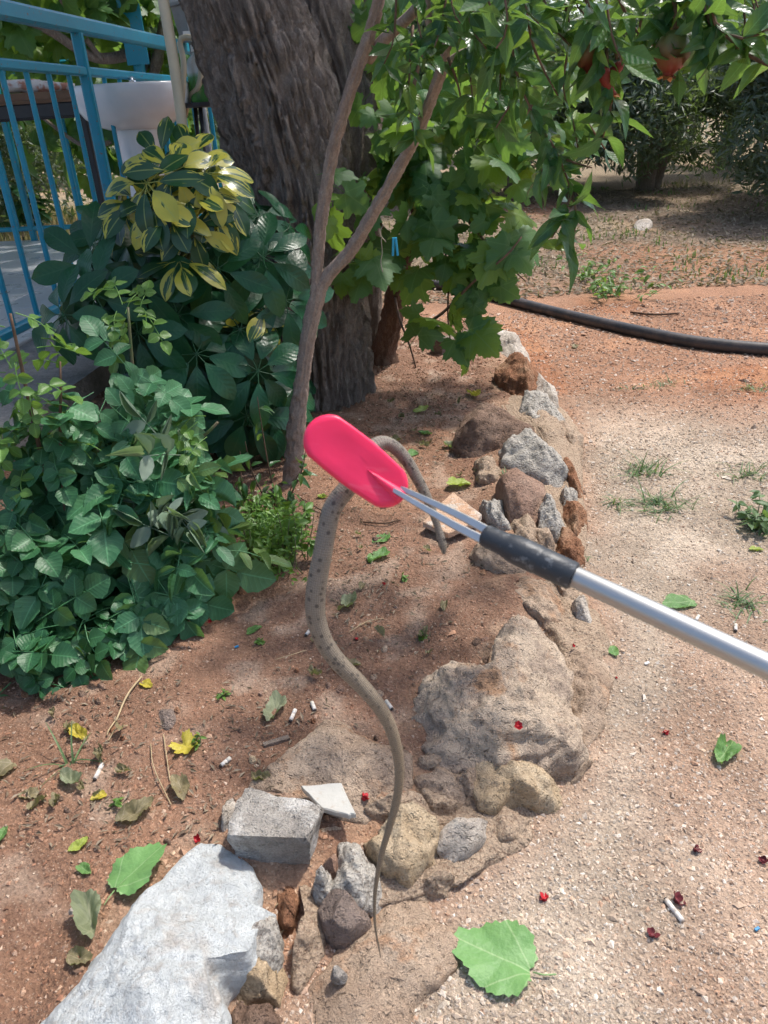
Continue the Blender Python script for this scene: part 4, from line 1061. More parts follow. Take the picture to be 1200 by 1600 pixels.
TW = [ # photo pixels with distance
 [(790, -30, 1.75), (798, 60, 1.72), (812, 130, 1.70), (840, 190, 1.68), (868, 235, 1.66), (893, 300, 1.65), (900, 350, 1.65), (886, 392, 1.66)],
 [(868, 235, 1.66), (850, 262, 1.66), (836, 290, 1.67)],
 [(905, -30, 1.6), (930, 40, 1.58), (948, 110, 1.56), (955, 160, 1.56), (942, 215, 1.57)],
 [(1060, -40, 1.45), (1052, 10, 1.44), (1046, 40, 1.44)],
 [(1240, 115, 1.3), (1185, 95, 1.32), (1150, 70, 1.34), (1110, 30, 1.36), (1080, -20, 1.4)],
 [(960, -20, 1.5), (985, 35, 1.5), (1010, 60, 1.48), (1040, 62, 1.46)],
 [(840, -30, 1.7), (865, 40, 1.66), (900, 80, 1.63), (930, 120, 1.6)],
 [(735, -20, 1.95), (742, 60, 1.9), (735, 110, 1.88), (738, 150, 1.86)],
 [(645, 40, 2.1), (640, 110, 2.05), (640, 170, 2.02), (650, 220, 2.0)],
 [(700, -30, 1.9), (690, 40, 1.85), (672, 90, 1.82)],
 [(760, -30, 1.8), (770, 60, 1.78), (782, 120, 1.76), (776, 180, 1.76)],
 [(893, 300, 1.65), (880, 340, 1.63), (862, 372, 1.62)],
 [(1100, -40, 1.35), (1120, 40, 1.32), (1165, 60, 1.3), (1210, 40, 1.3)],
 [(1150, -40, 1.5), (1120, 60, 1.5), (1095, 105, 1.5)],
 [(820, -20, 1.62), (830, 60, 1.6), (850, 110, 1.6), (872, 150, 1.6)],
 [(880, -20, 1.7), (890, 60, 1.7), (880, 130, 1.7), (895, 190, 1.7), (905, 240, 1.7)],
 [(1010, -40, 1.6), (1000, 40, 1.6), (985, 95, 1.6)],
 [(910, 180, 1.7), (930, 210, 1.7), (950, 240, 1.72)],
 [(815, 140, 1.72), (790, 175, 1.72), (775, 200, 1.72)],
 [(860, 240, 1.68), (900, 255, 1.66), (925, 262, 1.66)],
 [(620, -20, 2.0), (615, 60, 2.0), (600, 100, 2.0)],
 [(700, 90, 1.9), (715, 130, 1.88), (722, 165, 1.88)],
]
for k, q in enumerate(TW): twig([Y(*a) for a in q], den=1.0, scale=1.0)
for k in range(26):       # shoots hanging in the upper right, running up out of the picture
    x = random.uniform(640, 1220); y = random.uniform(1.35, 2.1); yb = random.uniform(-10, 110)
    twig([Y(x-40, -160, y+0.05), Y(x-15, -60, y), Y(x, yb*0.5, y-0.03), Y(x+random.uniform(-25, 25), yb, y-0.05)], den=0.9)
for k in range(6):       # the crown goes on above the picture
    a = Vector((random.uniform(-0.2, 0.9), random.uniform(1.8, 2.5), random.uniform(1.5, 2.1)))
    d = rv().normalized(); d.z = abs(d.z)*0.4
    twig([a, a+d*0.15, a+d*0.30+Vector((0, 0, -0.04))], den=0.9, scale=1.0)
o = leaf_cloud('foliage', np.array(overflow_p), np.array(overflow_n), 0.062, 'pom', pt, 8, 0.42, 0.06)
o['kind'] = 'stuff'
for p0, p1 in (((730, -10, 1.96), (900, -260, 1.7)), ((610, -90, 2.2), (760, -300, 1.9)), ((790, -140, 1.8), (1100, -230, 1.45))):
    stem(pt, [Y(*p0), (Y(*p0)+Y(*p1))/2+Vector((0, 0, 0.05)), Y(*p1)], 0.012, 0.005, 'pomwood', 'branch', 14, 8)
# fruit
t = NT('pomegranate_skin'); p = t.objco(); z = t.xyz(p)[2]
c = t.mix(t.ramp(t.math('ADD', t.math('MULTIPLY', z, 12.0), t.math('MULTIPLY', t.noise(p, 30, 4), 0.7)), [(-0.0, 0.0), (0.55, 1.0)]), (0.21, 0.038, 0.026), (0.105, 0.120, 0.032))
M['pomskin'] = t.done(t.bsdf(c, 0.4, t.bump(t.noise(p, 150, 3), 0.2, 0.002), 0.4))
M['calyx'] = plain_mat('pomegranate_calyx', (0.50, 0.19, 0.055), 0.6, 0.3, var=0.4, scale=80)
def fruit(px, py, y, R, tilt, young=False):
    c0 = Y(px, py, y)
    Mx = Matrix.Translation(c0) @ Matrix.Rotation(tilt, 4, 'Y') @ Matrix.Scale(R, 4)
    pr_ = [(0.02, 1.02), (0.35, 0.98), (0.72, 0.72), (0.95, 0.28), (1.0, -0.08), (0.9, -0.46), (0.64, -0.80), (0.40, -0.98), (0.30, -1.10), (0.31, -1.25)]
    if young: pr_ = [(0.02, 1.0), (0.3, 0.9), (0.55, 0.55), (0.6, 0.1), (0.5, -0.4), (0.36, -0.8), (0.34, -1.2), (0.42, -1.6)]
    V, F = lathe(pr_[::-1], 28, M=Mx); fo = obj('fruit', V, F, M['pomskin'] if not young else M['redflower'], pt, origin=c0)
    mb = MB()
    for k in range(6):
        a = k*math.pi/3
        V, F, C = blade(lambda v: 0.22*(1-v)+0.01, 0.78, 1, 4, 0.3, -0.35 if not young else 0.1, seed=k)
        m2 = Mx @ Matrix.Translation((0.28*math.cos(a), 0.28*math.sin(a), pr_[-1][1]+0.02)) @ Matrix.Rotation(a-math.pi/2, 4, 'Z') @ Matrix.Rotation(math.radians(-34), 4, 'X')
        mb.add(xf(V, m2), F, C)
    V, F = mb.V(), mb.f
    me_parent = fo
    obj('calyx', V, F, M['calyx'], me_parent)
    V, F, L = tube([c0+Vector((0, 0, R*0.95)), c0+Vector((0, 0.004, R*1.6)), c0+Vector((0.0, 0.01, R*2.3))], 0.003, 6); obj('stalk', V, F, M['stem_brown'], fo)
M['redflower'] = plain_mat('red_flower', (0.26, 0.040, 0.028), 0.5, 0.3, var=0.35, scale=60)
fruit(1051, 80, 1.42, 0.029, 0.10)
fruit(918, 82, 1.60, 0.026, -0.2)
fruit(1040, 40, 1.50, 0.026, 0.5)
fruit(947, 122, 1.56, 0.020, -0.45, True)
fruit(962, 108, 1.57, 0.016, 0.9, True)

# ------------------------------------------------------------------ grapevine by the trunk
grapeL = [grape_leaf(200+k, M['grape'], 0.12+0.10*(k % 3), 0.4+0.3*(k % 2)) for k in range(7)]
vb = on_ground(602, 566)
gv = thing('grapevine', 'leafy grapevine with twisted woody stem climbing beside the thick trunk', 'vine', vb)
vp = [(vb+Vector((0, 0, -0.03)), 0.075), (Y(601, 545, vb.y), 0.062), (Y(611, 505, vb.y-0.03), 0.055), (Y(617, 465, vb.y-0.08), 0.048), (Y(628, 420, vb.y-0.12), 0.036), (Y(650, 375, vb.y-0.2), 0.028), (Y(690, 355, vb.y-0.3), 0.020), (Y(720, 330, vb.y-0.4), 0.014)]
V, F, L = bark_tube([a for a, b in vp], [b for a, b in vp], n=90, segs=36, amp=0.008, seed=41, freq=60)
obj('trunk', V, F, M['bark_red'], gv, lc=L)
for q, r0 in (([(655, 372, 3.2), (640, 300, 3.15), (630, 220, 3.1), (650, 120, 3.05), (680, 20, 3.0)], 0.012), ([(690, 355, 3.15), (740, 300, 3.0), (790, 230, 2.95), (840, 150, 2.9)], 0.010),
              ([(628, 420, 3.3), (600, 360, 3.1), (570, 300, 2.95), (540, 280, 2.85)], 0.008), ([(640, 520, 3.0), (690, 490, 2.9), (740, 440, 2.85), (790, 400, 2.8), (815, 370, 2.8)], 0.007),
              ([(617, 465, 3.35), (625, 500, 3.1), (640, 540, 2.95), (650, 575, 2.9)], 0.006), ([(720, 330, 3.0), (760, 380, 2.9), (800, 420, 2.85), (822, 440, 2.85)], 0.005),
              ([(690, 355, 3.15), (700, 430, 3.0), (700, 500, 2.9), (708, 560, 2.85)], 0.005)):
    stem(gv, [Y(*a) for a in q], r0, r0*0.4, 'stem_brown', 'cane', 20, 7)
def PB(px, py, y, rpx, ry=None):
    """blob centred on a pixel at distance y with a radius given in photo pixels there"""
    c = Y(px, py, y); k = (c-CAM_P).length/FPX*0.95
    r = rpx*k
    return (c, (r, ry if ry else r*0.8, r), max(1e-3, rpx*rpx))
blob_leaves(gv, grapeL, [PB(650, 300, 3.0, 95), PB(720, 250, 3.0, 85), PB(770, 330, 2.95, 60), PB(680, 420, 2.95, 75), PB(740, 440, 2.9, 55), PB(620, 200, 3.05, 60), PB(520, 310, 2.75, 42), PB(570, 420, 2.85, 48), PB(660, 540, 2.85, 38), PB(705, 520, 2.85, 42), PB(790, 230, 2.95, 60), PB(800, 390, 2.85, 30)],
            165, up=0.35, out=0.35, cam=0.6, jit=0.50, hang=0.8, smin=0.065, smax=0.15, inner=0.15)
blob_leaves(gv, grapeL, [PB(720, 120, 3.2, 95), PB(820, 120, 3.3, 85), PB(640, 90, 3.2, 60), PB(860, 220, 3.2, 45), PB(600, 30, 3.3, 60), PB(900, 60, 3.4, 60), PB(760, 30, 3.3, 70)],
            83, up=0.25, out=0.35, cam=0.6, jit=0.45, hang=0.8, smin=0.09, smax=0.15, inner=0.2)
# twine and a small blue peg hanging in the vine
M['peg'] = plain_mat('blue_peg', (0.03, 0.38, 0.62), 0.4, 0.4, var=0.2)
pgc = Y(617, 385, 2.72)
pe = thing('clothes_peg', 'small bright blue plastic peg clipped in the grapevine beside the trunk', 'peg', pgc-Vector((0, 0, 0.03)))
for sg in (-1, 1):
    V, F = bar(pgc+Vector((sg*0.004, 0, 0.028)), pgc+Vector((sg*0.008, 0.002, -0.030)), 0.008, 0.012, (0, 1, 0)); obj('arm', V, F, M['peg'], pe, smooth=False)
M['twine'] = plain_mat('twine', (0.42, 0.36, 0.27), 0.9, 0.1, var=0.3)
V, F, L = tube(smooth_path([Y(599, 350, 2.72), Y(594, 365, 2.72), Y(603, 378, 2.72), Y(596, 372, 2.715), Y(597, 395, 2.72), Y(595, 410, 2.72), Y(598, 425, 2.72)], 40), 0.0016, 5)
tag(obj('twine', V, F, M['twine']), 'thin tangled twine hanging from the vine next to the blue peg', 'string')

# ------------------------------------------------------------------ schefflera shrubs
schL = [whorl(300+k, M['sch'], 7+k % 3, 0.122, 0.0300, 0.22+0.10*(k % 3)) for k in range(5)]
varL = [whorl(330+k, M['varieg'], 7+k % 2, 0.112, 0.0275, 0.24+0.08*(k % 2)) for k in range(4)]
sg0 = on_ground(330, 720); sg0 = Vector((-0.62, 2.52, gz(-0.62, 2.52)))
sg_ = thing('schefflera', 'large dark green umbrella plant with glossy whorled leaves below the thick trunk', 'shrub', sg0)
sv0 = Vector((-0.80, 2.62, gz(-0.80, 2.62)))
sv = thing('schefflera', 'variegated umbrella plant with yellow splashed leaves at the blue railing', 'shrub', sv0)
def whorl_at(root, protos, px, py, y, s=1.0, up=0.55, side_=0.0, mat='stem_green', cam_=-0.55):
    pos = Y(px, py, y)
    nr = Vector((side_+random.gauss(0, .18), cam_+random.gauss(0, .15), up+random.gauss(0, .12))).normalized()
    put('leaf', random.choice(protos), root, pos, nr, rv(), s)
    return pos, nr
tips = []
for q in [(155, 383, 2.45), (155, 462, 2.38), (203, 437, 2.42), (277, 497, 2.40), (307, 553, 2.36), (403, 580, 2.38), (337, 417, 2.46), (407, 400, 2.50), (403, 337, 2.58), (452, 356, 2.62), (373, 520, 2.42), (280, 612, 2.40), (383, 650, 2.42), (102, 492, 2.34), (330, 480, 2.44), (250, 520, 2.44), (430, 470, 2.50), (225, 575, 2.40), (350, 610, 2.44), (440, 630, 2.46), (240, 420, 2.46), (190, 380, 2.5), (365, 365, 2.55), (290, 440, 2.46), (425, 640, 2.4), (200, 500, 2.4), (330, 660, 2.46)]:
    side_ = (q[0]-300)/300.0
    tips.append(whorl_at(sg_, schL, *q, s=random.uniform(0.92, 1.2), side_=side_))
for q in [(307, 553, 2.22), (403, 580, 2.24), (277, 492, 2.26), (340, 420, 2.30), (410, 402, 2.36), (150, 462, 2.20), (375, 515, 2.30), (385, 650, 2.26), (98, 492, 2.18), (215, 520, 2.22), (446, 470, 2.38), (140, 410, 2.30), (225, 440, 2.28)]:
    tips.append(whorl_at(sg_, schL, *q, s=random.uniform(0.98, 1.12), side_=(q[0]-300)/500.0, up=0.50, cam_=-0.85))
for k in range(26):     # deeper leaves
    tips.append(whorl_at(sg_, schL, random.uniform(150, 455), random.uniform(370, 690), random.uniform(2.52, 2.78), s=random.uniform(0.9, 1.15), side_=random.uniform(-.6, .6)))
for pos, nr in tips[::2]:
    b = sg0+Vector((random.uniform(-0.08, 0.08), random.uniform(-0.04, 0.08), 0))
    stem(sg_, [b, b.lerp(pos, 0.55)+Vector((0, 0.06, 0.04)), pos-nr*0.12], 0.009, 0.004, 'stem_green', 'stem', 12, 6)
tv_ = []
for q in [(273, 253, 2.48), (230, 272, 2.46), (262, 323, 2.44), (322, 257, 2.52), (325, 302, 2.52), (280, 393, 2.48), (212, 300, 2.52), (250, 235, 2.6), (300, 232, 2.62), (350, 285, 2.6), (295, 290, 2.5), (190, 310, 2.55), (240, 300, 2.45), (300, 340, 2.48)]:
    tv_.append(whorl_at(sv, varL, q[0], q[1]+14, q[2]-0.22, s=random.uniform(0.85, 1.02), side_=(q[0]-270)/200.0, up=0.62, cam_=-0.7))
tv_.append(whorl_at(sv, varL, 412, 487, 2.40, s=0.9, side_=0.4))
for pos, nr in tv_:
    stem(sv, [sv0, sv0.lerp(pos, 0.55)+Vector((0, 0.05, 0.03)), pos-nr*0.12], 0.010, 0.004, 'stem_green', 'stem', 12, 6)

# ------------------------------------------------------------------ roses
roseA = [rose_leaf(400+k, M['rose'], 0.115+0.012*(k % 3), 2, 0.027+0.003*(k % 3), 0.068+0.006*(k % 3), 0.25*(k % 2)) for k in range(7)]
roseC = [rose_leaf(420+k, M['rose'] if k < 3 else M['rose_grey'], 0.10, 2, 0.017, 0.066, 1.6) for k in range(4)]
roseB = [rose_leaf(440+k, M['rose2'], 0.075+0.012*(k % 3), 2+(k % 2), 0.018+0.002*(k % 3), 0.036+0.004*(k % 3), 0.15*(k % 2)) for k in range(7)]
roseY = [rose_leaf(460+k, M['lime'], 0.08, 2, 0.014, 0.034, 0.2) for k in range(3)]
rb = on_ground(235, 900)
ro = thing('rose_bush', 'tall green rose bush with large oval leaves, some curled and greyish', 'rose bush', rb)
RB = [PB(195, 590, 1.80, 24), PB(175, 690, 1.72, 46), PB(225, 745, 1.68, 40), PB(200, 790, 1.62, 60), PB(150, 760, 1.60, 55), PB(245, 840, 1.58, 42), PB(180, 880, 1.48, 45), PB(225, 915, 1.46, 30), PB(110, 860, 1.5, 40)]
blob_leaves(ro, roseA, RB, 112, up=0.55, out=0.45, cam=0.55, jit=0.25, hang=0.55, smin=0.78, smax=1.12, inner=0.35)
blob_leaves(ro, roseA, [PB(195, 600, 1.74, 34), PB(150, 640, 1.70, 34), PB(235, 650, 1.72, 34), PB(300, 700, 1.66, 26)], 26, up=0.5, out=0.45, cam=0.55, jit=0.3, hang=0.4, smin=0.7, smax=1.0, inner=0.2)
blob_leaves(ro, roseC, [PB(240, 745, 1.60, 44), PB(300, 850, 1.52, 36), PB(275, 790, 1.56, 40), PB(335, 875, 1.54, 24), PB(280, 715, 1.62, 24)], 52, up=0.5, out=0.5, cam=0.4, jit=0.35, hang=0.4, smin=0.75, smax=1.1, inner=0.3)
blob_leaves(ro, roseY, [PB(190, 480, 1.9, 32), PB(215, 500, 1.88, 30), PB(150, 720, 1.55, 26), PB(330, 660, 1.66, 30)], 16, up=0.6, out=0.4, cam=0.4, jit=0.3, hang=0.1, smin=0.8, smax=1.1, inner=0.1)
for q in ((200, 480, 1.88), (255, 700, 1.66), (340, 660, 1.68), (330, 860, 1.52), (150, 700, 1.62), (230, 900, 1.5), (380, 880, 1.55), (130, 900, 1.5)):
    e = Y(*q); stem(ro, [rb, rb.lerp(e, 0.5)+Vector((0, 0.03, 0.08)), e], 0.0075, 0.003, 'stem_green', 'cane', 16, 7)
rb2 = on_ground(70, 1050)
ro2 = thing('rose_bush', 'low spreading rose bush with small round dark leaves over the soil', 'rose bush', rb2)
blob_leaves(ro2, roseB, [PB(40, 890, 1.46, 55), PB(50, 960, 1.40, 55), PB(105, 990, 1.36, 42), PB(25, 1030, 1.32, 40), PB(140, 970, 1.38, 36), PB(10, 820, 1.50, 45), PB(60, 1060, 1.28, 22), PB(-30, 960, 1.4, 50)], 150, up=0.75, out=0.35, cam=0.45, jit=0.22, hang=0.4, smin=0.8, smax=1.2, inner=0.3)
for q in ((40, 900, 1.5), (120, 1020, 1.38), (30, 1060, 1.32), (200, 990, 1.4), (15, 820, 1.55)):
    e = Y(*q); stem(ro2, [rb2, rb2.lerp(e, 0.5)+Vector((0, 0, 0.05)), e], 0.005, 0.002, 'stem_green', 'cane', 12, 6)
rb3 = on_ground(75, 830)
ro3 = thing('rose_bush', 'thin upright rose shoot with pale young leaves beside the terrace edge', 'rose bush', rb3)
cane = [rb3, Y(70, 740, 1.62), Y(50, 650, 1.62), Y(33, 570, 1.62), Y(16, 490, 1.62)]
stem(ro3, cane, 0.006, 0.003, 'stem_brown', 'cane', 20, 7)
stem(ro3, [rb3, Y(95, 700, 1.60), Y(95, 620, 1.60), Y(94, 565, 1.6)], 0.005, 0.002, 'stem_brown', 'cane', 14, 7)
blob_leaves(ro3, roseY, [PB(15, 495, 1.62, 24), PB(40, 550, 1.6, 32), PB(20, 590, 1.62, 30), PB(55, 600, 1.58, 24), PB(20, 680, 1.6, 24), PB(40, 710, 1.58, 20)], 22, up=0.6, out=0.5, cam=0.3, jit=0.3, hang=0.2, smin=0.8, smax=1.15, inner=0.1)
blob_leaves(ro3, roseB, [PB(60, 640, 1.62, 36), PB(95, 680, 1.6, 36), PB(20, 770, 1.58, 40), PB(60, 780, 1.58, 30)], 20, up=0.6, out=0.5, cam=0.4, jit=0.3, hang=0.3, smin=0.9, smax=1.25, inner=0.2)

# ------------------------------------------------------------------ low bright sprouts under the pomegranate
hb_ = on_ground(430, 860)
hbp = [single_leaf(500+k, M['herb'], 0.032, 0.0080, W_lance, 0.4, 0.25, 0.3) for k in range(4)]
he = thing('herb_clump', 'low clump of bright green sprouts at the foot of the pomegranate', 'plant', hb_)
nh = 0
for k in range(44):
    b = on_ground(random.uniform(345, 482), random.uniform(800, 915))
    if b.x > hb_.x+0.13: continue
    hgt = random.uniform(0.06, 0.15)
    e = b+Vector((random.gauss(0, 0.025), random.gauss(0, 0.025), hgt))
    stem(he, [b, b.lerp(e, 0.5)+rv(0.006), e], 0.0018, 0.001, 'stem_green', 'stem', 6, 5)
    for j in range(14):
        if nh >= 290: break
        f = random.uniform(0.2, 1.0); q = b.lerp(e, f); d = rv(); d.z = abs(d.z)*0.5
        put('leaf', random.choice(hbp), he, q, Vector((0, -0.3, 1))+rv(0.4), d, random.uniform(0.7, 1.3)); nh += 1
hq = []
for k in range(1500):
    q = on_ground(random.gauss(425, 24), random.gauss(862, 24)); hq.append((q.x, q.y, q.z+0.01+0.10*random.random()**1.3))
hq = np.array(hq)
o = leaf_cloud('foliage', hq, np.random.default_rng(5).normal(size=hq.shape)*0.6+np.array([0, -0.3, 1.0]), 0.020, 'herb', he, 15, 0.42, 0.05); o['kind'] = 'stuff'
sh = thing('sapling', 'spindly upright shoots with sparse small leaves around the pomegranate foot', 'plant', on_ground(425, 790))
for q in ([(430, 810), (428, 770), (418, 720), (408, 660), (402, 620)], [(425, 800), (395, 740), (383, 690)], [(440, 800), (470, 740), (478, 700)], [(415, 810), (380, 760), (375, 705)], [(445, 815), (452, 770), (470, 735)]):
    b = on_ground(*q[0]); P = [b]+[Y(x, y, b.y) for x, y in q[1:]]
    stem(sh, P, 0.003, 0.0012, 'stem_brown', 'shoot', 14, 6)
    for j in range(9):
        i = random.randint(1, len(P)-1); c = P[i-1].lerp(P[i], random.random())
        put('leaf', random.choice(pomL), sh, c, Vector((0, -0.4, 1))+rv(0.4), rv()+Vector((0, 0, 0.3)), random.uniform(0.5, 0.8))
# ------------------------------------------------------------------ olive grove behind
M['olivebark'] = bark_mat('olive_bark', (0.16, 0.125, 0.095), (0.24, 0.195, 0.155), (0.31, 0.265, 0.22), 0.8)
def olive(loc, R, H, seed, n, label, stems=3, low=0.5, lsz=0.10):
    x, y = loc; z = gz(x, y); r = random.Random(seed)
    o = thing('olive_tree', label, 'olive tree', (x, y, z), 'olive trees of the grove')
    for k in range(stems):
        a = r.uniform(0, 6.28); e = Vector((x+0.5*R*math.cos(a), y+0.4*R*math.sin(a), z+H*0.62))
        b = Vector((x+0.10*math.cos(a), y+0.08*math.sin(a), z-0.05)); m_ = b.lerp(e, 0.45)+Vector((-0.08*math.cos(a), 0, 0.15))
        V, F, L = bark_tube([b, m_, e], [0.10, 0.065, 0.03], n=40, segs=20, amp=0.010, seed=seed+k, freq=18)
        obj('trunk', V, F, M['olivebark'], o, lc=L)
    pts, nn = [], []
    for k in range(16):
        a = r.uniform(0, 6.28); rr = R*math.sqrt(r.random())*0.78
        hz = z+H*(low+(0.96-low)*r.random()*(1-0.4*rr/R))
        c = (x+rr*math.cos(a), y+rr*math.sin(a), hz); q = R*r.uniform(0.28, 0.46)
        A, B = shell(n//16, c, (q, q, q*0.85), seed*10+k, 0.35, 0.35)
        pts.append(A); nn.append(B*0.6+np.array([0, 0, 0.5])+0.7*np.random.default_rng(seed+k).normal(size=B.shape))
    pts = np.concatenate(pts); nn = np.concatenate(nn)
    m = pts[:, 2] > z+0.12
    leaf_cloud('crown', pts[m], nn[m], lsz, 'olive', o, seed, 0.26, 0.04)
    return o
g = on_ground(1005, 296)
OT = [((g.x, g.y), 1.7, 2.5, 40000, 'olive tree with three bare grey stems at the end of the red track', 0.26),
      ((4.75, 8.3), 1.6, 2.6, 44000, 'dense dark olive tree whose crown hangs low beside the dry grass', 0.14),
      ((5.6, 13.2), 2.1, 3.2, 34000, 'pale olive tree standing behind the one with three bare stems', 0.3),
      ((1.9, 11.5), 1.8, 2.9, 34000, 'dark olive tree half hidden behind the pomegranate leaves', 0.25),
      ((-0.4, 12.5), 2.0, 3.2, 14000, 'olive tree seen through the grapevine beside the slim trunk', 0.2),
      ((-3.6, 8.2), 1.3, 2.0, 16000, 'pale silvery olive tree beyond the far railing of the terrace', 0.12),
      ((-6.0, 10.5), 2.0, 3.2, 14000, 'olive tree at the far left beyond the terrace table', 0.2)]
for k, (loc, R, H, n, lb, low) in enumerate(OT): olive(loc, R, H, 900+k*7, n, lb, 3, low)
for k in range(11):
    x = -17+k*3.6+random.uniform(-.6, .6); y = 19+random.uniform(-1.5, 2)+abs(x)*0.1
    olive((x, y), 2.4, 3.9, 1100+k*5, 11000, 'far olive tree in the row closing the back of the grove', 2, 0.12, 0.18)

# dry grass and scattered weeds under the trees
def grass(name, N, sampler, h, mat, label, seed, w=0.004):
    r = np.random.default_rng(seed); xx, yy = sampler(r, N); n = len(xx); zz = land(xx, yy)
    a = r.random(n)*6.283; ln = 0.6*r.random(n); hh = h*(0.4+0.9*r.random(n)); ww = w*(0.6+0.8*r.random(n))*np.clip(yy/5, 0.7, 2.2)
    bx, by = np.cos(a), np.sin(a)
    A = np.stack([xx-by*ww, yy+bx*ww, zz-0.005], -1); B = np.stack([xx+by*ww, yy-bx*ww, zz-0.005], -1)
    Mi = np.stack([xx+bx*hh*ln*0.35, yy+by*hh*ln*0.35, zz+hh*0.55], -1); T = np.stack([xx+bx*hh*ln, yy+by*hh*ln, zz+hh*0.9], -1)
    off = np.stack([by*ww*0.5, -bx*ww*0.5, np.zeros(n)], -1)
    V = np.stack([A, B, Mi+off, Mi-off, T], 1).reshape(-1, 3); k = np.arange(n)[:, None]*5
    F = np.concatenate([k+np.array([[0, 1, 2]]), k+np.array([[0, 2, 3]]), k+np.array([[3, 2, 4]])])
    L = np.stack([np.zeros(5*n), np.tile([0, 0, .5, .5, 1], n), np.repeat(r.random(n), 5)], -1)
    return tag(link(name, mesh_data(name, V, F, M[mat], lc=L, smooth=False)), label, 'grass', None, 'stuff')
def samp_right(r, N):
    y = 5.2+11*r.random(N)**1.3; x = -1.5+(1.5+0.62*(y+1))*r.random(N)
    d = fbm(P3(x*1.2, y*1.2), 51, 3); m = (d > 0.10+0.4*sstep(8, 5.5, y)+0.4*r.random(N))
    return x[m], y[m]
grass('dry_grass', 15000, samp_right, 0.075, 'dryblade', 'straw coloured dry grass scattered under the olive trees', 61)
def samp_left(r, N):
    y = 5.9+7*r.random(N); x = -7+6.6*r.random(N); return x, y
grass('dry_grass', 14000, samp_left, 0.14, 'dryblade', 'dry grass growing beyond the far railing of the terrace', 62)
def samp_weed(r, N):
    y = 4.9+7*r.random(N); x = 0.2+(0.6+0.62*y)*r.random(N)
    d = fbm(P3(x*1.7, y*1.7), 77, 3); m = d > 0.25+0.35*r.random(N)
    return x[m], y[m]
grass('green_weeds', 9000, samp_weed, 0.055, 'weed', 'sparse green weeds between the track and the olive trees', 63, 0.006)

# leaf litter under the trees
def litter(N, seed):
    r = np.random.default_rng(seed); y = 4.9+6*r.random(N)**1.2; x = -0.6+(1.2+0.60*y)*r.random(N)
    z = land(x, y)+0.006
    n = r.normal(size=(N, 3))*0.35+np.array([0, 0, 1.0])
    o = leaf_cloud('leaf_litter', np.stack([x, y, z], -1), n, 0.05, 'drylitter', None, seed, 0.35, 0.05)
    tag(o, 'brown fallen olive leaves littering the shaded ground', 'leaf litter', None, 'stuff')
M['drylitter'] = leaf_mat('dry_litter', (0.16, 0.11, 0.075), (0.36, 0.29, 0.21), 0.8, 0.1)
litter(20000, 64)
yw = on_ground(960, 455)
def weed_plant(px, py, n, h, spread, mat, label, leafL=0.03, group=None, name='weed'):
    b = on_ground(px, py); o = thing(name, label, 'weed', b, group)
    protos = [single_leaf(700+k+int(px), M[mat], leafL, leafL*0.22, W_lance, 0.3, 0.3, 0.4) for k in range(3)]
    c = 0
    for k in range(n):
        e = b+Vector((random.gauss(0, spread), random.gauss(0, spread), h*random.uniform(0.4, 1.1)))
        s0 = Vector((b.x+(e.x-b.x)*0.5, b.y+(e.y-b.y)*0.5, 0)); s0.z = gz(s0.x, s0.y)
        stem(o, [s0, s0.lerp(e, 0.5)+rv(0.004), e], 0.0016, 0.0008, 'stem_green', 'stem', 5, 4)
        for j in range(6):
            put('leaf', random.choice(protos), o, s0.lerp(e, random.uniform(0.15, 1)), Vector((0, -0.2, 1))+rv(0.4), rv()+Vector((0, 0, 0.3)), random.uniform(0.7, 1.3)); c += 1
    return o
weed_plant(960, 462, 22, 0.16, 0.16, 'lime', 'yellow green weed growing just beyond the black pipe', 0.05)
weed_plant(900, 435, 12, 0.14, 0.12, 'herb', 'small green weed beyond the black pipe next to the yellowish one', 0.045)
weed_plant(835, 300, 26, 0.6, 0.35, 'lime', 'tall yellowish weeds standing behind the hanging vine leaves', 0.08)
def tuft(px, py, n, h, spread, label, mat='weed'):
    b = on_ground(px, py); o = thing('grass_tuft', label, 'grass tuft', b)
    protos = [compound([blade(lambda v: 0.0022*(1-v)**0.6+0.0002, 1*h, 1, 6, 0.4, 0.25+0.35*k, seed=k, rnd=random.random())], M[mat], 'blade') for k in range(4)]
    for k in range(n):
        q = Vector((b.x+random.gauss(0, spread), b.y+random.gauss(0, spread*0.7), 0)); q.z = gz(q.x, q.y)-0.002
        a = random.uniform(0, 6.28); el = random.uniform(0.25, 1.3)
        tip = Vector((math.cos(a)*math.cos(el), math.sin(a)*math.cos(el), math.sin(el)))
        put('blade', random.choice(protos), o, q, Vector((-math.cos(a)*math.sin(el), -math.sin(a)*math.sin(el), math.cos(el))), tip, random.uniform(0.5, 1.15))
    return o
tuft(1005, 738, 75, 0.075, 0.030, 'green grass tuft on the gravel path between the stones and the path edge')
tuft(1033, 792, 100, 0.085, 0.040, 'largest spiky grass tuft on the gravel path')
tuft(968, 788, 26, 0.05, 0.022, 'small thin grass tuft next to the largest spiky tuft')
tuft(1168, 740, 60, 0.06, 0.045, 'flat spreading green grass patch on the gravel path')
tuft(1160, 945, 60, 0.055, 0.032, 'greyish green rosette of weed beside the silver tube')
tuft(1040, 602, 40, 0.05, 0.035, 'faint grass tuft on the red part of the path')
tuft(1000, 606, 22, 0.04, 0.035, 'very small grass wisp beside the faint tuft on the red path')
weed_plant(1185, 820, 30, 0.06, 0.055, 'weed', 'broad low weed with yellow green leaves on the path edge', 0.032)
tuft(1180, 610, 30, 0.10, 0.03, 'thin dry wisps of grass standing on the red path')
tuft(790, 742, 16, 0.03, 0.01, 'tiny grass wisp in the mortar of the stone border')
tuft(905, 870, 12, 0.035, 0.012, 'tiny green sprig at the foot of the rusty border stones')

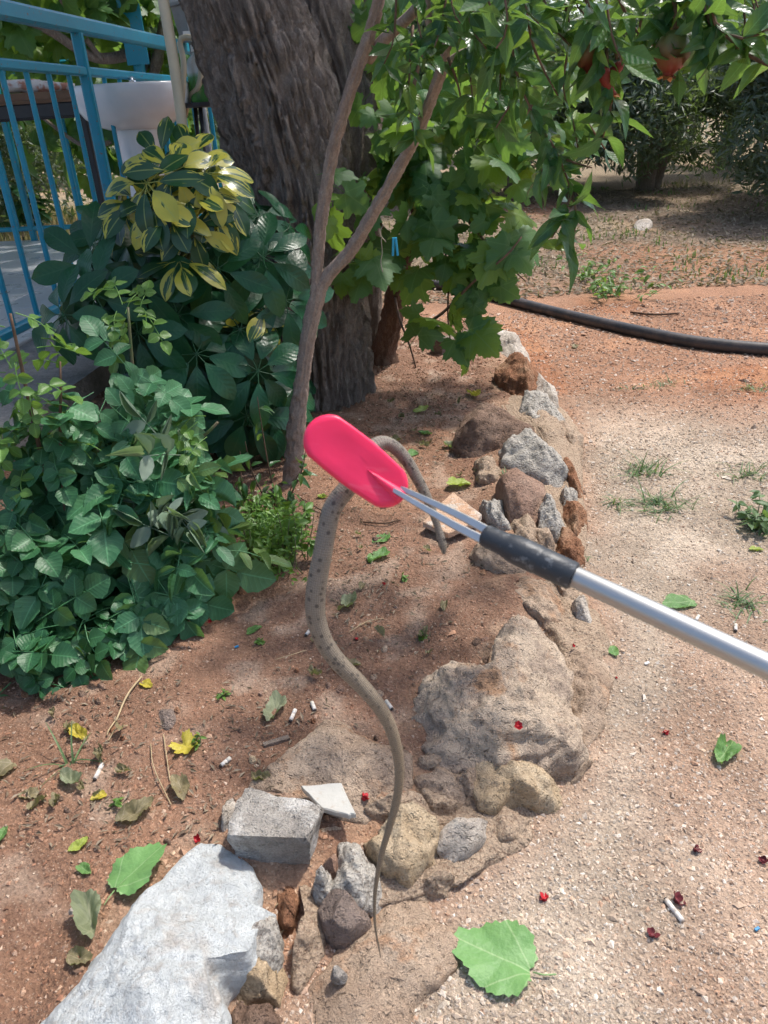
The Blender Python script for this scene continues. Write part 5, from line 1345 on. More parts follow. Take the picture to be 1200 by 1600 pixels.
# ------------------------------------------------------------------ vines over the terrace
gv2b = pgl+Vector((-0.3, 0.25, 0))
gv2b.z = PZ
gv2 = thing('grapevine', 'grapevine trained on the blue vine frame above the terrace table', 'vine', gv2b)
for q, r0 in (([(190, 420, 5.6), (205, 200, 5.6), (225, 80, 5.55), (180, -20, 5.5), (100, -150, 5.4)], 0.055), ([(225, 80, 5.5), (150, 90, 5.3), (60, 40, 5.1), (-60, 10, 5.0)], 0.035), ([(240, 130, 5.5), (255, 40, 5.5), (280, -60, 5.5)], 0.04), ([(160, 95, 5.3), (120, 40, 5.2), (60, -60, 5.1)], 0.018), ([(205, 200, 5.6), (140, 230, 5.6), (60, 180, 5.6)], 0.02)):
    stem(gv2, [Y(*a) for a in q], r0, r0*0.5, 'bark', 'cane', 24, 9)
blob_leaves(gv2, grapeL, [PB(60, 60, 5.4, 80), PB(160, 40, 5.5, 60), PB(120, 120, 5.6, 60), PB(260, 50, 5.6, 50), PB(20, 0, 5.2, 60), PB(240, -20, 5.4, 60), PB(120, -40, 5.3, 70), PB(260, 120, 5.8, 40)], 170, up=0.3, out=0.4, cam=0.6, jit=0.45, hang=0.6, smin=0.12, smax=0.21, inner=0.2)
blob_leaves(gv2, grapeL, [PB(40, 190, 5.9, 50), PB(130, 230, 5.9, 45), PB(230, 200, 5.9, 50), PB(100, 150, 6.0, 40), PB(300, 200, 5.9, 40), PB(180, 300, 5.9, 25)], 85, up=0.3, out=0.4, cam=0.6, jit=0.45, hang=0.6, smin=0.12, smax=0.20, inner=0.2)
# dark canopy of vine leaves higher up closes the view over the terrace
cp, cn = [], []
for k, (c, rad, n) in enumerate([((-2.2, 6.6, 1.9), (1.5, 0.5, 0.7), 1300), ((-0.7, 6.8, 2.0), (0.9, 0.5, 0.8), 900), ((-3.6, 5.0, 2.5), (1.6, 1.3, 0.35), 1500)]):
    a, b = shell(n, c, rad, 40+k, 0.1); cp.append(a); cn.append(b*0.4+np.array([0, -0.6, 0.5])+0.5*np.random.default_rng(k).normal(size=b.shape))
o = leaf_cloud('foliage', np.concatenate(cp), np.concatenate(cn), 0.16, 'grape', gv2, 4, 0.9, 0.1); o['kind'] = 'stuff'
# young shrub with a few strap leaves beyond the railing
weed_plant(45, 372, 16, 0.5, 0.12, 'rose2', 'dark leafy young plant beyond the far railing', 0.16)
# ------------------------------------------------------------------ things lying about
def flat_thing(name, px, py, me, label, cat, rot=0.0, tilt=(0, 0), s=1.0, dz=0.004, group=None, z=None):
    b = on_ground(px, py) if z is None else G(px, py, z)
    o = link(name, me, None, mat4=Matrix.Translation(b+Vector((0, 0, dz))) @ Matrix.Rotation(rot, 4, 'Z') @ Matrix.Rotation(tilt[0], 4, 'X') @ Matrix.Rotation(tilt[1], 4, 'Y') @ Matrix.Scale(s, 4))
    return tag(o, label, cat, group)
def pix_rot(px, py, dx, dy):
    """heading on the ground of an image direction"""
    a = on_ground(px, py); b = on_ground(px+dx, py+dy); d = b-a
    return math.atan2(d.y, d.x)-math.pi/2
# cigarette ends
M['cigpaper'] = plain_mat('cigarette_paper', (0.70, 0.68, 0.64), 0.8, 0.2, scale=160, col2=(0.42, 0.34, 0.27))
M['cigfilter'] = plain_mat('cigarette_filter', (0.62, 0.58, 0.50), 0.8, 0.1, var=0.2, scale=60)
M['ash'] = plain_mat('ash', (0.08, 0.07, 0.065), 0.95, 0.1, var=0.4, scale=200)
def cig(px, py, ln, dx, dy, label):
    b = on_ground(px, py); a = pix_rot(px, py, dx, dy); d = Vector((-math.sin(a), math.cos(a), 0.0))
    c = b+Vector((0, 0, 0.0042))
    o = thing('cigarette_end', label, 'cigarette end', b, 'cigarette ends dropped around the border')
    V, F, L = tube([c-d*ln*0.5, c+d*ln*0.10], 0.0040, 10); obj('paper', V, F, M['cigpaper'], o)
    V, F, L = tube([c+d*ln*0.10, c+d*ln*0.5], 0.0041, 10); obj('filter', V, F, M['cigfilter' if ln < 0.03 else 'cigpaper'], o)
    V, F, L = tube([c-d*(ln*0.5+0.0025), c-d*ln*0.5], [0.0026, 0.0038], 8); obj('ash_tip', V, F, M['ash'], o)
for q in ((155, 1208, 0.036, 10, -22, 'white cigarette end lying beside a grass sprig on the bed'),
          (353, 1193, 0.022, 10, -8, 'white cigarette end by dry crumpled leaves left of the pale slab'),
          (458, 1120, 0.030, 6, -14, 'white cigarette end next to the crumpled grey green leaf'),
          (490, 1106, 0.024, -4, -10, 'white cigarette end lying against the edge of the pale slab'),
          (482, 990, 0.024, 7, -10, 'white cigarette end on the bed left of the hanging snake'),
          (608, 1104, 0.026, -8, -10, 'white cigarette end between the snake and the broad grey boulder'),
          (907, 997, 0.022, 1, -10, 'white cigarette end on the earthen shoulder behind the broad boulder'),
          (1089, 968, 0.022, 5, -8, 'short white cigarette end on gravel below the silver tube'),
          (1149, 983, 0.024, 0, -10, 'upright looking cigarette end on gravel beneath the silver tube'),
          (1053, 1425, 0.038, 14, 18, 'long white cigarette end beside a dried red flower on the gravel')):
    cig(*q)
# fallen leaves
def fl_mat(name, a, b, **kw): M[name] = leaf_mat(name, a, b, 0.5, 0.25, **kw)
fl_mat('fallen_green', (0.10, 0.23, 0.06), (0.15, 0.30, 0.08), vein='palmate', vein_col=(0.34, 0.46, 0.20))
fl_mat('fallen_yellow', (0.50, 0.40, 0.04), (0.62, 0.52, 0.08), vein='palmate', vein_col=(0.6, 0.5, 0.15))
fl_mat('fallen_dry', (0.20, 0.17, 0.09), (0.30, 0.24, 0.13), vein='palmate', vein_col=(0.36, 0.30, 0.2))
fl_mat('fallen_grey', (0.20, 0.23, 0.13), (0.30, 0.32, 0.20), vein='palmate', vein_col=(0.36, 0.36, 0.24))
fl_mat('fallen_lime', (0.28, 0.36, 0.05), (0.36, 0.42, 0.07), vein='palmate', vein_col=(0.45, 0.5, 0.2))
# broad rounded leaf for the large fallen ones
def broad_leaf(seed, mat, edge_mat=None):
    r = random.Random(seed); n = 56; rings = (0.33, 0.66, 0.86, 1.0); V = [(0, 0.42, 0.02)]
    for s in rings:
        for k in range(n):
            a = 2*math.pi*k/n
            rr = 0.50*(1+0.10*math.cos(a)+0.05*math.cos(3*a+0.4))*(1.0+0.05*math.sin(k*2.6+seed)+0.03*math.sin(k*1.1))
            rr *= 1-0.16*max(0, math.cos(a-math.pi))**20
            rr *= 1+0.28*max(0, math.cos(a))**10
            x = rr*math.sin(a)*1.02; y = 0.42+rr*math.cos(a)
            x, y = x*s, 0.42+(y-0.42)*s
            z = 0.03+0.16*abs(x)-0.03*s*s+0.045*math.sin(3*a+seed)*s*s+0.022*math.sin(7*a+1)*s**3+0.10*max(0, y-0.6)**1.5
            V.append((x, y, z))
    F = [(0, 1+k, 1+(k+1) % n) for k in range(n)]
    for i in range(len(rings)-1):
        F += [(1+i*n+k, 1+(i+1)*n+k, 1+(i+1)*n+(k+1) % n, 1+i*n+(k+1) % n) for k in range(n)]
    V = np.array(V); C = np.stack([V[:, 0]*1.0, V[:, 1]-0.02, np.concatenate([[0]]+[[s]*n for s in rings])], -1)
    mb = MB(); mb.add(V, F, C)
    tv, tf, _ = tube([(0, 0.02, 0.01), (0.03, -0.12, 0.004), (0.10, -0.26, 0.01)], 0.012, 5); mb.add(tv, tf, np.tile([0.0, 0.3, 0.0], (len(tv), 1)))
    return mesh_data('leaf', mb.V(), mb.f, mat, lc=mb.L())
t = NT('fallen_broad'); u, v, r = t.xyz(t.attr('lc')); p = t.objco()
base = t.mix(t.noise(p, 4, 4), (0.12, 0.27, 0.085), (0.19, 0.36, 0.12))
ang_ = t.math('ARCTAN2', u, v); rad_ = t.math('SQRT', t.math('ADD', t.math('MULTIPLY', u, u), t.math('MULTIPLY', v, v)))
pp_ = t.math('PINGPONG', ang_, math.radians(21.0))
vm = t.ramp(t.math('MULTIPLY', pp_, rad_), [(0.006, 1.0), (0.016, 0.0)])
s_ = t.math('SINE', t.math('ADD', t.math('MULTIPLY', rad_, 44.0), t.math('MULTIPLY', pp_, -34.0)))
vm = t.math('MAXIMUM', vm, t.math('MULTIPLY', t.ramp(s_, [(0.97, 0.0), (1.0, 1.0)]), 0.22))
c = t.mix(t.math('MULTIPLY', vm, 0.5), base, (0.36, 0.48, 0.24))
c = t.mix(t.ramp(t.math('ADD', r, t.math('MULTIPLY', t.noise(p, 9, 4), 0.35)), [(1.12, 0.0), (1.20, 0.9)]), c, (0.46, 0.47, 0.07))
b_ = t.bsdf(c, 0.5, t.bump(t.noise(p, 10, 3), 0.12, 0.05), 0.35); tl = t.n('BsdfTranslucent', {'Color': c}).outputs[0]
M['fallen_broad'] = t.done(t.n('MixShader', {0: 0.2, 1: b_, 2: tl}).outputs[0])
flat_thing('fallen_leaf', 835, 1525, broad_leaf(3, M['fallen_broad']), 'large fresh green leaf with yellowing toothed edge lying on the gravel', 'leaf', rot=pix_rot(830, 1525, -100, -45), s=0.108, dz=0.006)
flat_thing('fallen_leaf', 180, 1400, broad_leaf(5, M['fallen_broad']), 'round green leaf lying at the edge of the whitewashed boulder', 'leaf', rot=pix_rot(180, 1400, 45, -35), s=0.082, dz=0.010, tilt=(0.12, -0.2))
def crumpled(seed, mat, amp, fold):
    """a rounded toothed leaf, creased and curled"""
    r = random.Random(seed); n = 40; rings = (0.3, 0.55, 0.8, 1.0); V = [(0, 0.45, 0)]
    for s in rings:
        for k in range(n):
            a = 2*math.pi*k/n
            rr = 0.5*(1+0.07*math.cos(2*a+r.uniform(-.02, .02))+0.10*math.cos(3*a+seed)+0.05*math.sin(5*a+seed*2))*(1+0.045*math.sin(k*2.9))
            V.append((rr*math.sin(a)*0.86*s, 0.45+rr*math.cos(a)*1.05*s, 0))
    V = np.array(V); q = V*2.6+seed*5.1
    V[:, 2] = amp*fbm(q, seed, 3)+0.5*amp*fbm(q*2.3, seed+4, 2, True)+fold*np.abs(V[:, 0])**1.2*1.3
    V[:, 2] += 0.35*fold*np.maximum(0, V[:, 1]-0.5)**2*3
    V[:, 0] *= 1-0.45*min(0.9, abs(fold)); V[:, 2] -= V[:, 2].min()
    F = [(0, 1+k, 1+(k+1) % n) for k in range(n)]
    for i in range(len(rings)-1):
        F += [(1+i*n+k, 1+(i+1)*n+k, 1+(i+1)*n+(k+1) % n, 1+i*n+(k+1) % n) for k in range(n)]
    C = np.stack([V[:, 0], V[:, 1], np.zeros(len(V))], -1)
    return mesh_data('leaf', V, F, mat, lc=C)
gl = {k: [crumpled(800+i+len(k), M[k], am, fo) for i, (am, fo) in enumerate(((0.10, 0.12), (0.16, 0.32), (0.26, 0.50)))] for k in ('fallen_green', 'fallen_yellow', 'fallen_dry', 'fallen_grey', 'fallen_lime')}
gl['fallen_yellow'][0] = grape_leaf(803, M['fallen_yellow'], -0.3, 1.2)
FL = [(1080, 942, 'fallen_green', 0.075, 'curled green leaf lying on the gravel below the silver tube', 0),
      (1122, 1192, 'fallen_green', 0.068, 'folded green leaf lying alone on the gravel path', 2),
      (588, 848, 'fallen_green', 0.055, 'small green leaf on the bed right of the hanging snake', 0),
      (580, 876, 'fallen_green', 0.062, 'green leaf beside a tiny unripe fruit on the bed', 1),
      (550, 936, 'fallen_grey', 0.060, 'wilted dull green leaf on the bed close to the snake', 2),
      (730, 757, 'fallen_lime', 0.075, 'yellow green leaf lying left of the round pinkish stone', 1),
      (733, 617, 'fallen_yellow', 0.070, 'bright yellow leaf perched above the dark brown stone', 2),
      (651, 646, 'fallen_lime', 0.065, 'pale green leaf on the bed in front of the trunk', 0),
      (672, 680, 'fallen_green', 0.050, 'oval green leaf on the bed left of the dark brown stone', 1),
      (645, 713, 'fallen_green', 0.050, 'dark green leaf on the bed above the snake head', 0),
      (713, 700, 'fallen_grey', 0.050, 'wilted weed leaf in the shade of the dark brown stone', 2),
      (285, 1163, 'fallen_yellow', 0.050, 'star shaped yellow leaf lying on the bed', 0),
      (133, 1155, 'fallen_yellow', 0.042, 'crinkled yellow leaf on the bed below the low rose bush', 2),
      (20, 1197, 'fallen_dry', 0.055, 'dry tan leaf on the bed beyond the grass sprig', 1),
      (422, 1127, 'fallen_grey', 0.064, 'crumpled grey green leaf on the bed near two cigarette ends', 2),
      (100, 1215, 'fallen_grey', 0.050, 'wilted leaf lying under the grass sprig', 2),
      (190, 1287, 'fallen_dry', 0.058, 'dry curled leaf on the bed above the round green leaf', 2),
      (145, 1249, 'fallen_yellow', 0.026, 'small yellow brown leaf between the dry curled leaf and the cigarette end', 1),
      (60, 1243, 'fallen_dry', 0.034, 'orange brown dry leaf on the bed', 1),
      (145, 1462, 'fallen_grey', 0.068, 'long wilted green leaf curling at the side of the whitewashed boulder', 2),
      (110, 1497, 'fallen_dry', 0.040, 'shrivelled leaf at the foot of the whitewashed boulder', 2),
      (955, 1012, 'fallen_green', 0.036, 'small bluish green leaf on the earth beside the tan rock', 0),
      (405, 980, 'fallen_green', 0.036, 'small green sprig leaf under the rose bush tip', 0),
      (112, 1331, 'fallen_lime', 0.030, 'tiny light green leaf on the sunny soil', 1),
      (140, 1365, 'fallen_green', 0.026, 'tiny green leaf left of the round green leaf', 1),
      (8, 1298, 'fallen_green', 0.034, 'green leaf fragment on the soil far from the stones', 1),
      (235, 1075, 'fallen_yellow', 0.032, 'yellow leaf just under the lowest rose leaves', 1),
      (290, 1248, 'fallen_dry', 0.050, 'brown crumpled leaf by the grey block', 2),
      (520, 705, 'fallen_lime', 0.030, 'yellow green leaf on the bed behind the pink gripper', 1),
      (510, 778, 'fallen_lime', 0.030, 'yellowish bud like leaf beside the hanging snake', 2),
      (560, 1040, 'fallen_dry', 0.045, 'brown shrivelled leaf right of the hanging snake', 2),
      (1190, 860, 'fallen_lime', 0.035, 'pale leaf in the broad low weed', 1),
      (900, 545, 'fallen_dry', 0.05, 'dry pale leaf lying against the black pipe', 1)]
for k, (x, y, m, s, lb, i) in enumerate(FL):
    flat_thing('fallen_leaf', x, y, gl[m][i], lb, 'leaf', rot=random.uniform(0, 6.28), tilt=(random.uniform(-.12, .12), random.uniform(-.12, .12)), s=s*0.95, dz=0.001)
dry = [crumpled(850+i, M['fallen_dry'], 0.45, 0.8) for i in range(3)]
for k in range(46):
    x, y = random.choice([(random.uniform(480, 700), random.uniform(780, 1060)), (random.uniform(10, 480), random.uniform(1100, 1300)), (random.uniform(470, 640), random.uniform(700, 800)), (random.uniform(600, 760), random.uniform(600, 760))])
    flat_thing('dry_leaf', x, y, random.choice(dry), 'small shrivelled brown leaf lying on the planting bed', 'leaf', rot=random.uniform(0, 6.28), tilt=(random.uniform(-.5, .5), random.uniform(-.5, .5)), s=random.uniform(0.015, 0.034), dz=0.006, group='shrivelled leaves on the bed')
# shreds of bark and leaf on the bed
sx_ = np.array([[*on_ground(*random.choice([(random.gauss(590, 75), random.gauss(860, 95)), (random.uniform(10, 520), random.uniform(1040, 1330)), (random.gauss(650, 60), random.gauss(660, 50))]))] for _ in range(1500)])
sx_ = sx_[side(sx_[:, 0], sx_[:, 1]) > 0.03]; sx_[:, 2] += 0.004
o = leaf_cloud('leaf_shreds', sx_, np.random.default_rng(9).normal(size=sx_.shape)*0.45+np.array([0, 0, 1.0]), 0.016, 'drylitter', None, 17, 0.30, 0.12)
tag(o, 'small dry shreds of leaf and bark strewn over the planting bed', 'leaf litter', None, 'stuff')
# red pomegranate petals and fallen flowers
M['petal'] = plain_mat('red_petal', (0.50, 0.020, 0.028), 0.5, 0.3, var=0.45, scale=120)
M['petal_dark'] = plain_mat('dark_petal', (0.16, 0.028, 0.035), 0.6, 0.3, var=0.5, scale=120)
def flower_mesh(seed, mat, L=0.011):
    r = random.Random(seed); parts = []
    for k in range(6):
        V, F, C = blade(W_oval(L*0.36, 0.6), L*r.uniform(0.7, 1.1), 1, 5, 0.3, -0.35, 0, 0.6, seed+k)
        parts.append((xf(V, Matrix.Rotation(k*1.047+r.uniform(-.2, .2), 4, 'Z') @ Matrix.Rotation(math.radians(r.uniform(5, 45)), 4, 'X')), F, C))
    V, F = lathe([(L*0.10, -0.15*L), (L*0.34, 0.0), (L*0.30, 0.25*L), (L*0.05, 0.3*L)], 8); parts.append((np.array(V), F, np.zeros((len(V), 3))))
    return compound(parts, mat, 'flower')
for k, (x, y, m, s, lb, z) in enumerate([(568, 1250, 'petal', 1.0, 'bright red fallen flower lying beside the broken tile', 0.075), (808, 1136, 'petal', 0.9, 'red petal lying on top of the broad grey boulder', 0.155), (1042, 1148, 'petal', 0.8, 'red petal lying alone on the gravel above the folded green leaf', None),
                                      (851, 1407, 'petal', 1.0, 'red flower scrap on gravel right of the flat tan rock', None), (1056, 1409, 'petal_dark', 1.2, 'dried purple red flower touching a long cigarette end', None), (310, 1311, 'petal', 0.7, 'red petal by the tip of the whitewashed boulder', None),
                                      (1192, 1346, 'petal_dark', 0.9, 'dark red flower scrap out on the gravel', None), (557, 1000, 'petal', 0.6, 'red petal on the bed right of the snake', None), (329, 972, 'petal', 0.6, 'red petal under the rose leaves', None), (895, 1010, 'petal', 0.5, 'red fleck on the tan rock', 0.06), (600, 914, 'petal', 0.6, 'red petal among dry leaves on the bed', None),
                                      (962, 1060, 'petal', 0.4, 'tiny red fleck at the foot of the tan rock', None), (1018, 1463, 'petal_dark', 1.0, 'dark shrivelled flower on the pale gravel', None), (1085, 1329, 'petal_dark', 0.9, 'brown shrivelled flower on the gravel', None)]):
    flat_thing('fallen_flower', x, y, flower_mesh(900+k, M[m]), lb, 'flower', rot=k, s=s*1.1, dz=0.001, z=z, tilt=(random.uniform(-.7, .7), random.uniform(-.7, .7)))
# broken tile, terracotta shard, plank, loose stones
def slab_thing(name, px, z0, H, mat, label, cat, seed=0, tilt=(0, 0)):
    """thin plate with broken edges"""
    T = [G(x, y, z0+H) for x, y in px]; c = sum(T, Vector())/len(T)
    T = [Vector((q.x, q.y, z0+H+(q.x-c.x)*tilt[0]+(q.y-c.y)*tilt[1])) for q in T]
    pts = []
    for a, b in zip(T, T[1:]+T[:1]):
        for k in range(6): pts.append(a.lerp(b, k/6)+Vector((random.gauss(0, 0.0006), random.gauss(0, 0.0006), 0)))
    n = len(pts); bvl = min(0.002, H*0.25)
    cc = sum(pts, Vector())/n
    V = [q-Vector((0, 0, H)) for q in pts]+[q-Vector((0, 0, bvl)) for q in pts]+[q+(cc-q).normalized()*bvl for q in pts]+[cc]
    F = [(i*n+k, i*n+(k+1) % n, (i+1)*n+(k+1) % n, (i+1)*n+k) for i in (0, 1) for k in range(n)]+[(2*n+k, 2*n+(k+1) % n, 3*n) for k in range(n)]+[tuple(range(n))[::-1]]
    return tag(obj(name, [tuple(v) for v in V], F, M[mat], smooth=False), label, cat)
t = NT('glazed_tile'); p = t.pos()
c = t.mix(t.noise(p, 25, 5, 0.7), (0.38, 0.37, 0.335), (0.50, 0.485, 0.445))
c = t.mix(t.ramp(t.noise(p, 60, 5, 0.7), [(0.55, 0.0), (0.72, 0.7)]), c, (0.36, 0.27, 0.19))
M['glazed'] = t.done(t.bsdf(c, 0.5, t.bump(t.noise(p, 150, 3), 0.3, 0.002), 0.4))
M['terracotta'] = rock_mat('terracotta', (0.46, 0.27, 0.17), (0.55, 0.36, 0.24), (0.60, 0.44, 0.33), pale=(0.52, 0.45, 0.38), pale_amt=0.35, bump=0.4)
slab_thing('broken_tile', [(470, 1228), (533, 1223), (556, 1270), (545, 1272), (502, 1262)], 0.092, 0.010, 'glazed', 'broken piece of pale grey floor tile lying on the stones', 'tile', tilt=(0.02, 0.05))
slab_thing('terracotta_shard', [(661, 815), (690, 785), (708, 770), (753, 803), (744, 814), (700, 832)], 0.085, 0.016, 'terracotta', 'flat broken terracotta shard lying behind the silver prongs', 'tile', tilt=(0.0, 0.02))
M['oldwood'] = bark_mat('old_wood', (0.15, 0.115, 0.09), (0.22, 0.175, 0.14), (0.30, 0.25, 0.21), 1.5, (0.15, 1, 1), 0.8)
def plank(px0, px1, w, h, label, name='plank', zoff=0.0):
    a = on_ground(*px0); b = on_ground(*px1); a.z += h/2+zoff; b.z += h/2+zoff
    n = 12; mb = MB(); t_ = (b-a).normalized(); x = t_.cross(Vector((0, 0, 1))).normalized()
    prof = [(1, .8), (.9, 1), (-.9, 1), (-1, .8), (-1, -1), (1, -1)]
    V = [tuple(a.lerp(b, i/n)+x*(u*w/2*(1+0.08*random.gauss(0, 1)))+Vector((0, 0, v*h/2*(1+0.05*random.gauss(0, 1))))) for i in range(n+1) for u, v in prof]
    m = len(prof)
    F = [(i*m+k, i*m+(k+1) % m, (i+1)*m+(k+1) % m, (i+1)*m+k) for i in range(n) for k in range(m)]+[tuple(range(m))[::-1], tuple(n*m+k for k in range(m))]
    return tag(obj(name, V, F, M['oldwood'], smooth=False), label, 'wood')
plank((682, 552), (750, 534), 0.09, 0.06, 'short weathered grey timber lying at the top end of the stone border')
plank((412, 1166), (452, 1154), 0.010, 0.006, 'dark splinter of wood at the edge of the pale slab', 'wood_splinter')
tag(stone('loose_stone', [(242, 1112), (262, 1103), (277, 1108), (276, 1125), (262, 1140), (246, 1130)], on_ground(260, 1122).z-0.002, 0.013, 'rock_dark', seed=91, lift=0.0, amp=0.003, nt=40, nr=12), 'smooth dark brown stone lying alone on the bed', 'stone')
tag(stone('loose_stone', [(388, 1182), (396, 1178), (402, 1186), (396, 1194), (388, 1190)], on_ground(395, 1186).z-0.002, 0.012, 'rock_ochre', seed=92, lift=0.0, amp=0.001, nt=24, nr=8), 'small yellowish pebble by the corner of the pale slab', 'pebble')
tag(stone('loose_stone', [(750, 996), (759, 991), (768, 998), (762, 1005), (752, 1004)], on_ground(759, 998).z-0.002, 0.014, 'rock_pink', seed=93, lift=0.0, amp=0.001, nt=24, nr=8), 'small orange pebble on the bed behind the broad grey boulder', 'pebble')
tag(stone('loose_stone', [(168, 1362), (180, 1358), (184, 1368), (175, 1374)], on_ground(176, 1366).z-0.002, 0.014, 'rock_white', seed=94, lift=0.0, amp=0.001, nt=24, nr=8), 'small white pebble above the round green leaf', 'pebble')
tag(stone('loose_stone', [(104, 1420), (116, 1416), (120, 1426), (110, 1432)], on_ground(112, 1424).z-0.002, 0.012, 'rock_white', seed=95, lift=0.0, amp=0.001, nt=24, nr=8), 'small cream pebble on the sunny soil', 'pebble')
tag(stone('loose_stone', [(512, 1514), (532, 1506), (544, 1516), (536, 1530), (518, 1526)], 0.044, 0.014, 'block_grey', seed=96, lift=0.0, amp=0.002, nt=30, nr=9), 'small bluish grey chip lying on the flat tan rock', 'stone')
tag(stone('loose_stone', [(990, 346), (1012, 340), (1022, 348), (1008, 356), (992, 354)][0:5], on_ground(1005, 350).z-0.01, 0.10, 'rock_white', seed=97, lift=0.0, amp=0.01, nt=30, nr=9), 'whitish stone lying on the dry grass before the olive tree', 'stone')
for k in range(70):
    x = random.uniform(20, 780); y = random.uniform(780, 1330)
    g_ = on_ground(x, y)
    if side(np.array([g_.x]), np.array([g_.y]))[0] < 0.06: continue
    s = random.uniform(4, 8)
    tag(stone('clod', [(x+s*math.cos(a)*random.uniform(.7, 1.2), y-s*math.sin(a)*random.uniform(.6, 1)) for a in np.linspace(0, 5.4, 7)], g_.z-0.001, random.uniform(0.007, 0.011), random.choice(['rock_rust', 'rock_tan', 'rock_pink', 'rock_brown']), seed=200+k, lift=0.0, amp=0.0015, nt=18, nr=6, cuts=4), 'small reddish clod of earth lying on the planting bed', 'clod', 'clods on the planting bed')
# straws and twigs
M['straw'] = plain_mat('straw', (0.46, 0.35, 0.21), 0.7, 0.2, var=0.25)
M['darktwig'] = plain_mat('dark_twig', (0.12, 0.075, 0.05), 0.8, 0.2, var=0.4)
def straw(pts, r, label, mat='straw'):
    P = []
    for k, (x, y) in enumerate(pts):
        q = on_ground(x, y); P.append(q+Vector((0, 0, r+0.003+0.004*(k % 2))))
    V, F, L = tube(smooth_path(P, 18), r, 5)
    tag(obj('straw', V, F, M[mat]), label, 'twig')
straw([(222, 1060), (200, 1092), (182, 1130)], 0.0022, 'pale straw stalk slanting out from under the rose bush')
straw([(184, 1125), (172, 1145), (168, 1152)], 0.0016, 'short forked end of straw near the pale straw stalk')
straw([(200, 1136), (182, 1145), (170, 1160)], 0.0014, 'thin pale twig lying below the straw stalk')
straw([(256, 1150), (262, 1190), (266, 1222)], 0.0011, 'thin brown stalk running down the bed towards the grey block')
straw([(236, 1165), (242, 1205), (268, 1260)], 0.0010, 'long wiry stalk curving beside the thin brown stalk')
straw([(430, 1033), (455, 1028), (478, 1018)], 0.0009, 'fine straw lying left of the snake')
straw([(545, 990), (575, 975), (600, 968)], 0.0009, 'fine straw lying right of the snake')
straw([(470, 780), (500, 800), (520, 806)], 0.0020, 'dark twig on the bed behind the snake', 'darktwig')
straw([(568, 818), (600, 822), (625, 815)], 0.0020, 'dark twig on the bed under the pink gripper', 'darktwig')
straw([(430, 1420), (450, 1405), (458, 1440), (430, 1470)], 0.0010, 'curled thin root in the red soil beside the whitewashed boulder')
straw([(735, 1200), (745, 1175), (780, 1172), (795, 1195)], 0.0010, 'dry grass curl at the foot of the broad grey boulder')
straw([(738, 1205), (752, 1182), (790, 1185), (830, 1192)], 0.0010, 'second dry grass curl under the broad grey boulder')
straw([(985, 490), (1020, 495), (1060, 492)], 0.006, 'dark stick lying beyond the black pipe', 'darktwig')
M['bluebit'] = plain_mat('blue_plastic', (0.02, 0.22, 0.45), 0.4, 0.4)
for (x, y, s, lb) in ((370, 1013, 0.008, 'tiny blue plastic scrap on the bed'), (1183, 1455, 0.007, 'tiny pale blue scrap on the gravel'), (1011, 1039, 0.010, 'white paper scrap on the gravel below the tube')):
    b = on_ground(x, y); V, F = bar(b+Vector((-s/2, 0, 0.003)), b+Vector((s/2, s*0.4, 0.004)), s*0.6, 0.003); tag(obj('plastic_scrap', V, F, M['white' if 'white' in lb else 'bluebit'], smooth=False), lb, 'scrap')
tuft(108, 1195, 9, 0.075, 0.008, 'sprig of long green grass blades on the bed by a cigarette end')
for q in ((350, 1087, 'tiny green seedling on the open soil of the bed'), (310, 1166, 'tiny green seedling beside the star shaped yellow leaf'), (180, 1257, 'tiny green seedling by the small yellow brown leaf'), (408, 1003, 'green seedling below the tip of the rose bush'), (630, 905, 'tiny green seedling behind the hanging snake'), (662, 995, 'tiny sprout left of the orange pebble')):
    weed_plant(q[0], q[1], 3, 0.016, 0.007, 'herb', q[2], 0.012, name='seedling')
V, F = lathe([(0.001, 0.0), (0.006, 0.002), (0.0085, 0.008), (0.006, 0.015), (0.001, 0.017)], 14, M=Matrix.Translation(on_ground(579, 879)))
tag(obj('unripe_fruit', V, F, M['lime']), 'tiny unripe green fruit resting on a fallen leaf', 'fruit')

# ------------------------------------------------------------------ gripper
def dp(px, py, d): return D(px, py, d)
AX = [(622, 766, 0.675), (757, 836, 0.640), (893, 899, 0.610), (1200, 1042, 0.505)]
e0, e1 = dp(*AX[2]), dp(*AX[3]); ax = (e1-e0).normalized()
gr = thing('reacher_grabber', 'pick-up gripper with pink jaw, silver tube and black collar holding the snake', 'gripper', e0+ax*0.40)
t = NT('brushed_aluminium'); p = t.attr('lc')
M['alu'] = t.done(t.bsdf((0.46, 0.465, 0.46), t.ramp(t.noise(t.vmul(p, (60, 3, 1)), 8, 3), [(0.3, 0.40), (0.7, 0.52)]), None, 0.5, 1.0))
M['steel'] = plain_mat('steel_strip', (0.60, 0.59, 0.57), 0.42, 0.5, 1.0, var=0.12, scale=40)
t = NT('black_rubber'); p = t.objco()
M['rubber'] = t.done(t.bsdf(t.mix(t.ramp(t.noise(p, 90, 4, 0.7), [(0.56, 0.0), (0.68, 0.6)]), (0.030, 0.035, 0.042), (0.22, 0.23, 0.24)), 0.45, t.bump(t.noise(p, 160, 3), 0.25, 0.002), 0.4))
t = NT('pink_plastic'); p = t.objco()
sc1 = t.ramp(t.noise(t.vmul(p, (1.0, 9.0, 1.0)), 24, 4, 0.6), [(0.60, 0.0), (0.72, 0.30)])
